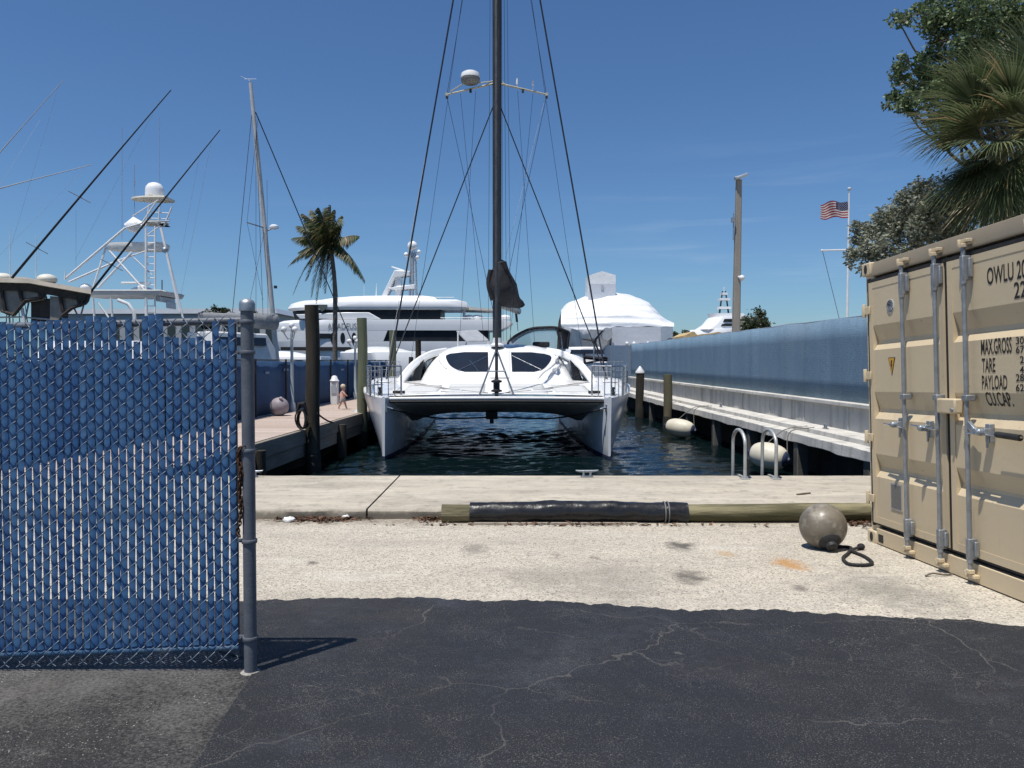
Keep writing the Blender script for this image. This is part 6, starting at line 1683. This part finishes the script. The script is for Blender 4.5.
# coconut palm by the yacht
coco_m = m_leaf('coconut_leaf', (.028, .046, .015), (.09, .12, .042), (.22, .16, .075), .18, .25)
CY = 55.0
cp = thing('coconut_palm', 'windblown coconut palm standing in front of the big white yacht', 'palm tree', (P(335, 350, CY).x, CY, 0))
pts = [Vector((P(335.2, 350, CY).x, CY, -.2)), P(335, 345, CY), P(335.2, 310, CY), P(334.5, 280, CY), P(332, 258, CY), P(330.5, 246, CY)]
m = MB(); m.tube(smooth(pts, 5), [lerp(.19, .12, i/25) for i in range(26)], 12); m.build('trunk', palm_bark, cp)
hc = P(330.5, 246, CY); m = MB(); r = random.Random(4)
tips = [(303, 214, 0), (293, 238, .4), (289, 266, -.5), (294, 293, -.4), (317, 302, -.6), (365, 281, .2), (359, 236, .3), (331, 206, 0), (342, 216, .6), (319, 208, -.8), (309, 225, .9), (300, 252, 1.2), (322, 214, 1.1), (341, 225, -1), (305, 232, -1.2), (313, 218, .2), (338, 300, 1.0), (326, 292, .9), (298, 226, .8), (335, 210, -1.1), (345, 238, 1.4), (312, 265, -1.4), (325, 222, -1.5), (307, 280, 1.0), (294, 262, .9), (352, 262, -.9), (312, 210, .5), (302, 240, -.9), (334, 212, .9), (327, 208, .4), (306, 258, .4), (321, 286, -.4), (312, 296, .3), (340, 226, .3)]
rach = MB()
for px, py, dy in tips:
    tip = P(px, py, CY+dy*1.5); v = tip-hc
    side0 = -1 if px < 332 else 1
    ctrl = hc+v*.5+Vector((0, 0, .55+.35*max(0, -v.z)))
    P_ = [hc*(1-t)**2+ctrl*2*t*(1-t)+tip*t*t for t in [i/16 for i in range(17)]]
    rach.tube(P_, [lerp(.045, .012, i/16) for i in range(17)], 5)
    for i in range(1, 49):
        t = .10+.90*i/48; p = hc*(1-t)**2+ctrl*2*t*(1-t)+tip*t*t
        tg = ((ctrl-hc)*(1-t)+(tip-ctrl)*t).normalized(); sd = tg.cross(Vector((0, 0, 1)))
        sd = sd.normalized() if sd.length > .05 else Vector((0, 1, 0))
        L = .80*math.sin(PI*min(.97, t*.80+.17))*r.uniform(.75, 1.15)+.15
        for s_ in (-1, 1):
            dd = (tg*.5+sd*s_*r.uniform(.25, .6)+Vector((-.42, 0, -r.uniform(.45, 1.05)))).normalized()
            q = p+dd*L*.5+Vector((0, 0, .04)); e_ = p+dd*L+Vector((-.04, 0, -.12*L))
            wv = tg*.04
            m.add([p-wv*.6, p+wv*.6, q+wv, e_, q-wv], [(0, 1, 2, 3, 4)])
m.build('crown', coco_m, cp, recalc=False); rach.build('frond_stalk', mat('frond_stalk_tan', (.16, .13, .06)), cp)
m = MB()
for k in range(5):
    a = 2*PI*k/5; m.sphere(hc+Vector((.26*math.cos(a), .26*math.sin(a), -.35-.08*(k % 2))), (.13, .13, .16), 10, 8)
m.build('coconut', mat('coconut_husk', (.12, .10, .04), (.08, .06, .03)), cp)

def far_tree(px, py, wpx, hpx, Y, label, name, mt, n, size, seed):
    c = P(px, py, Y); t = thing(name, label, 'tree', (c.x, Y, .05), 'trees in the distance')
    r = random.Random(seed); s = Y/769
    m = MB(); m.bar((c.x, Y, 0), (c.x, Y, c.z+hpx*s*.2), .22, 8, .1)
    bl = []
    for k in range(16):
        q = Vector((c.x+r.uniform(-.5, .5)*wpx*s*.8, Y+r.uniform(-2, 2), c.z+r.uniform(-.55, .38)*hpx*s)); bl.append((q.x, q.y, q.z, r.uniform(.14, .24)*min(wpx, hpx*1.4)*s))
        limb(m, (c.x, Y, c.z*.5), q, .07, .02, k)
    m.build('trunk', bark, t)
    m = MB(); leaf_cloud(m, bl, n, size, seed, gap=-.15, gs=.8); m.build('crown', mt, t, recalc=False)
far_m = m_leaf('distant_leaf', (.022, .034, .014), (.060, .075, .032), trans=.2)
far_tree(758, 323, 32, 24, 100, 'dark bushy tree to the right of the concrete light pole above the fence', 'distant_tree', far_m, 2600, .42, 31)
far_tree(748, 323, 14, 18, 104, 'grey-green tuft of tree directly beside the concrete light pole', 'distant_tree', gg_m, 1200, .4, 35)
far_tree(682, 337, 14, 14, 95, 'small dark tree between the wrapped boat and the tan covered boat', 'distant_tree', far_m, 1200, .35, 32)
far_tree(216, 315, 34, 18, 120, 'green tree top behind the slatted gate, left of the gate post', 'distant_tree', far_m, 2600, .45, 33)
far_tree(248, 318, 22, 12, 125, 'low green tree top seen right beside the gate post cap', 'distant_tree', far_m, 1400, .45, 34)
m = MB(); bl = []; r = random.Random(77)
for k in range(150): bl.append((r.uniform(-330, 420), 310+r.uniform(0, 25), r.uniform(1.0, 5.0), r.uniform(2.0, 3.8)))
leaf_cloud(m, bl, 9000, 1.4, 78); o = m.build('far_tree_line', far_m, recalc=False); o['kind'] = 'stuff'; tag(o, 'dark line of trees along the far shore', 'trees')

# ================================================================== light
SUN_EL = R(71.5); sd = Vector((-.39, -.46, 0)).normalized()
sun_dir = Vector((sd.x*math.cos(SUN_EL), sd.y*math.cos(SUN_EL), math.sin(SUN_EL)))
L = bpy.data.lights.new('sun', 'SUN'); L.energy = 4.6; L.angle = R(.53); L.color = (1, .955, .89)
so = bpy.data.objects.new('sun', L); COL.objects.link(so); so.rotation_euler = (-sun_dir).to_track_quat('-Z', 'Y').to_euler(); so.location = (-20, -25, 60)
w = bpy.data.worlds.new('World'); SC.world = w; w.use_nodes = True
nt = w.node_tree; bg = nt.nodes['Background']
sky = nt.nodes.new('ShaderNodeTexSky'); sky.sky_type = 'NISHITA'; sky.sun_disc = False
sky.sun_elevation = SUN_EL; sky.sun_rotation = math.atan2(sun_dir.x, sun_dir.y); sky.altitude = 0
sky.air_density = 1.0; sky.dust_density = 0.4; sky.ozone_density = 1.0
tint = nt.nodes.new('ShaderNodeMix'); tint.data_type = 'RGBA'; tint.blend_type = 'MULTIPLY'; tint.inputs['Factor'].default_value = 1
tint.inputs[7].default_value = (.62, .89, 1.20, 1)
nt.links.new(sky.outputs[0], tint.inputs[6])
# faint wisps of cirrus low on the right
tcw = nt.nodes.new('ShaderNodeTexCoord'); mpw = nt.nodes.new('ShaderNodeMapping'); mpw.inputs['Scale'].default_value = (2.2, 2.2, 26); mpw.inputs['Rotation'].default_value = (0, R(-5), 0)
nzw = nt.nodes.new('ShaderNodeTexNoise'); nzw.inputs['Scale'].default_value = 1.6; nzw.inputs['Detail'].default_value = 6; nzw.inputs['Roughness'].default_value = .55; nzw.inputs['Distortion'].default_value = .4
nt.links.new(tcw.outputs['Generated'], mpw.inputs[0]); nt.links.new(mpw.outputs[0], nzw.inputs['Vector'])
sxw = nt.nodes.new('ShaderNodeSeparateXYZ'); nt.links.new(tcw.outputs['Generated'], sxw.inputs[0])
def mr(s, a, b, lo, hi):
    q = nt.nodes.new('ShaderNodeMapRange'); q.interpolation_type = 'SMOOTHSTEP'; nt.links.new(s, q.inputs[0])
    for i_, v_ in zip((1, 2, 3, 4), (a, b, lo, hi)): q.inputs[i_].default_value = v_
    return q.outputs[0]
def mm_(a, b):
    q = nt.nodes.new('ShaderNodeMath'); q.operation = 'MULTIPLY'; nt.links.new(a, q.inputs[0]); nt.links.new(b, q.inputs[1]); return q.outputs[0]
fw = mm_(mm_(mr(nzw.outputs['Fac'], .50, .76, 0, .20), mr(sxw.outputs[2], .02, .07, 0, 1)), mm_(mr(sxw.outputs[2], .12, .30, 1, 0), mr(sxw.outputs[0], .0, .30, .15, 1)))
cmx = nt.nodes.new('ShaderNodeMix'); cmx.data_type = 'RGBA'; nt.links.new(fw, cmx.inputs['Factor']); nt.links.new(tint.outputs[2], cmx.inputs[6]); cmx.inputs[7].default_value = (7.2, 8.2, 9.4, 1)
nt.links.new(cmx.outputs[2], bg.inputs[0]); bg.inputs[1].default_value = .074
vs = SC.view_settings; vs.view_transform = 'Standard'; vs.look = 'None'; vs.gamma = 1; vs.exposure = .18; vs.use_curve_mapping = False
SC.cycles.max_bounces = 8; SC.cycles.transparent_max_bounces = 12
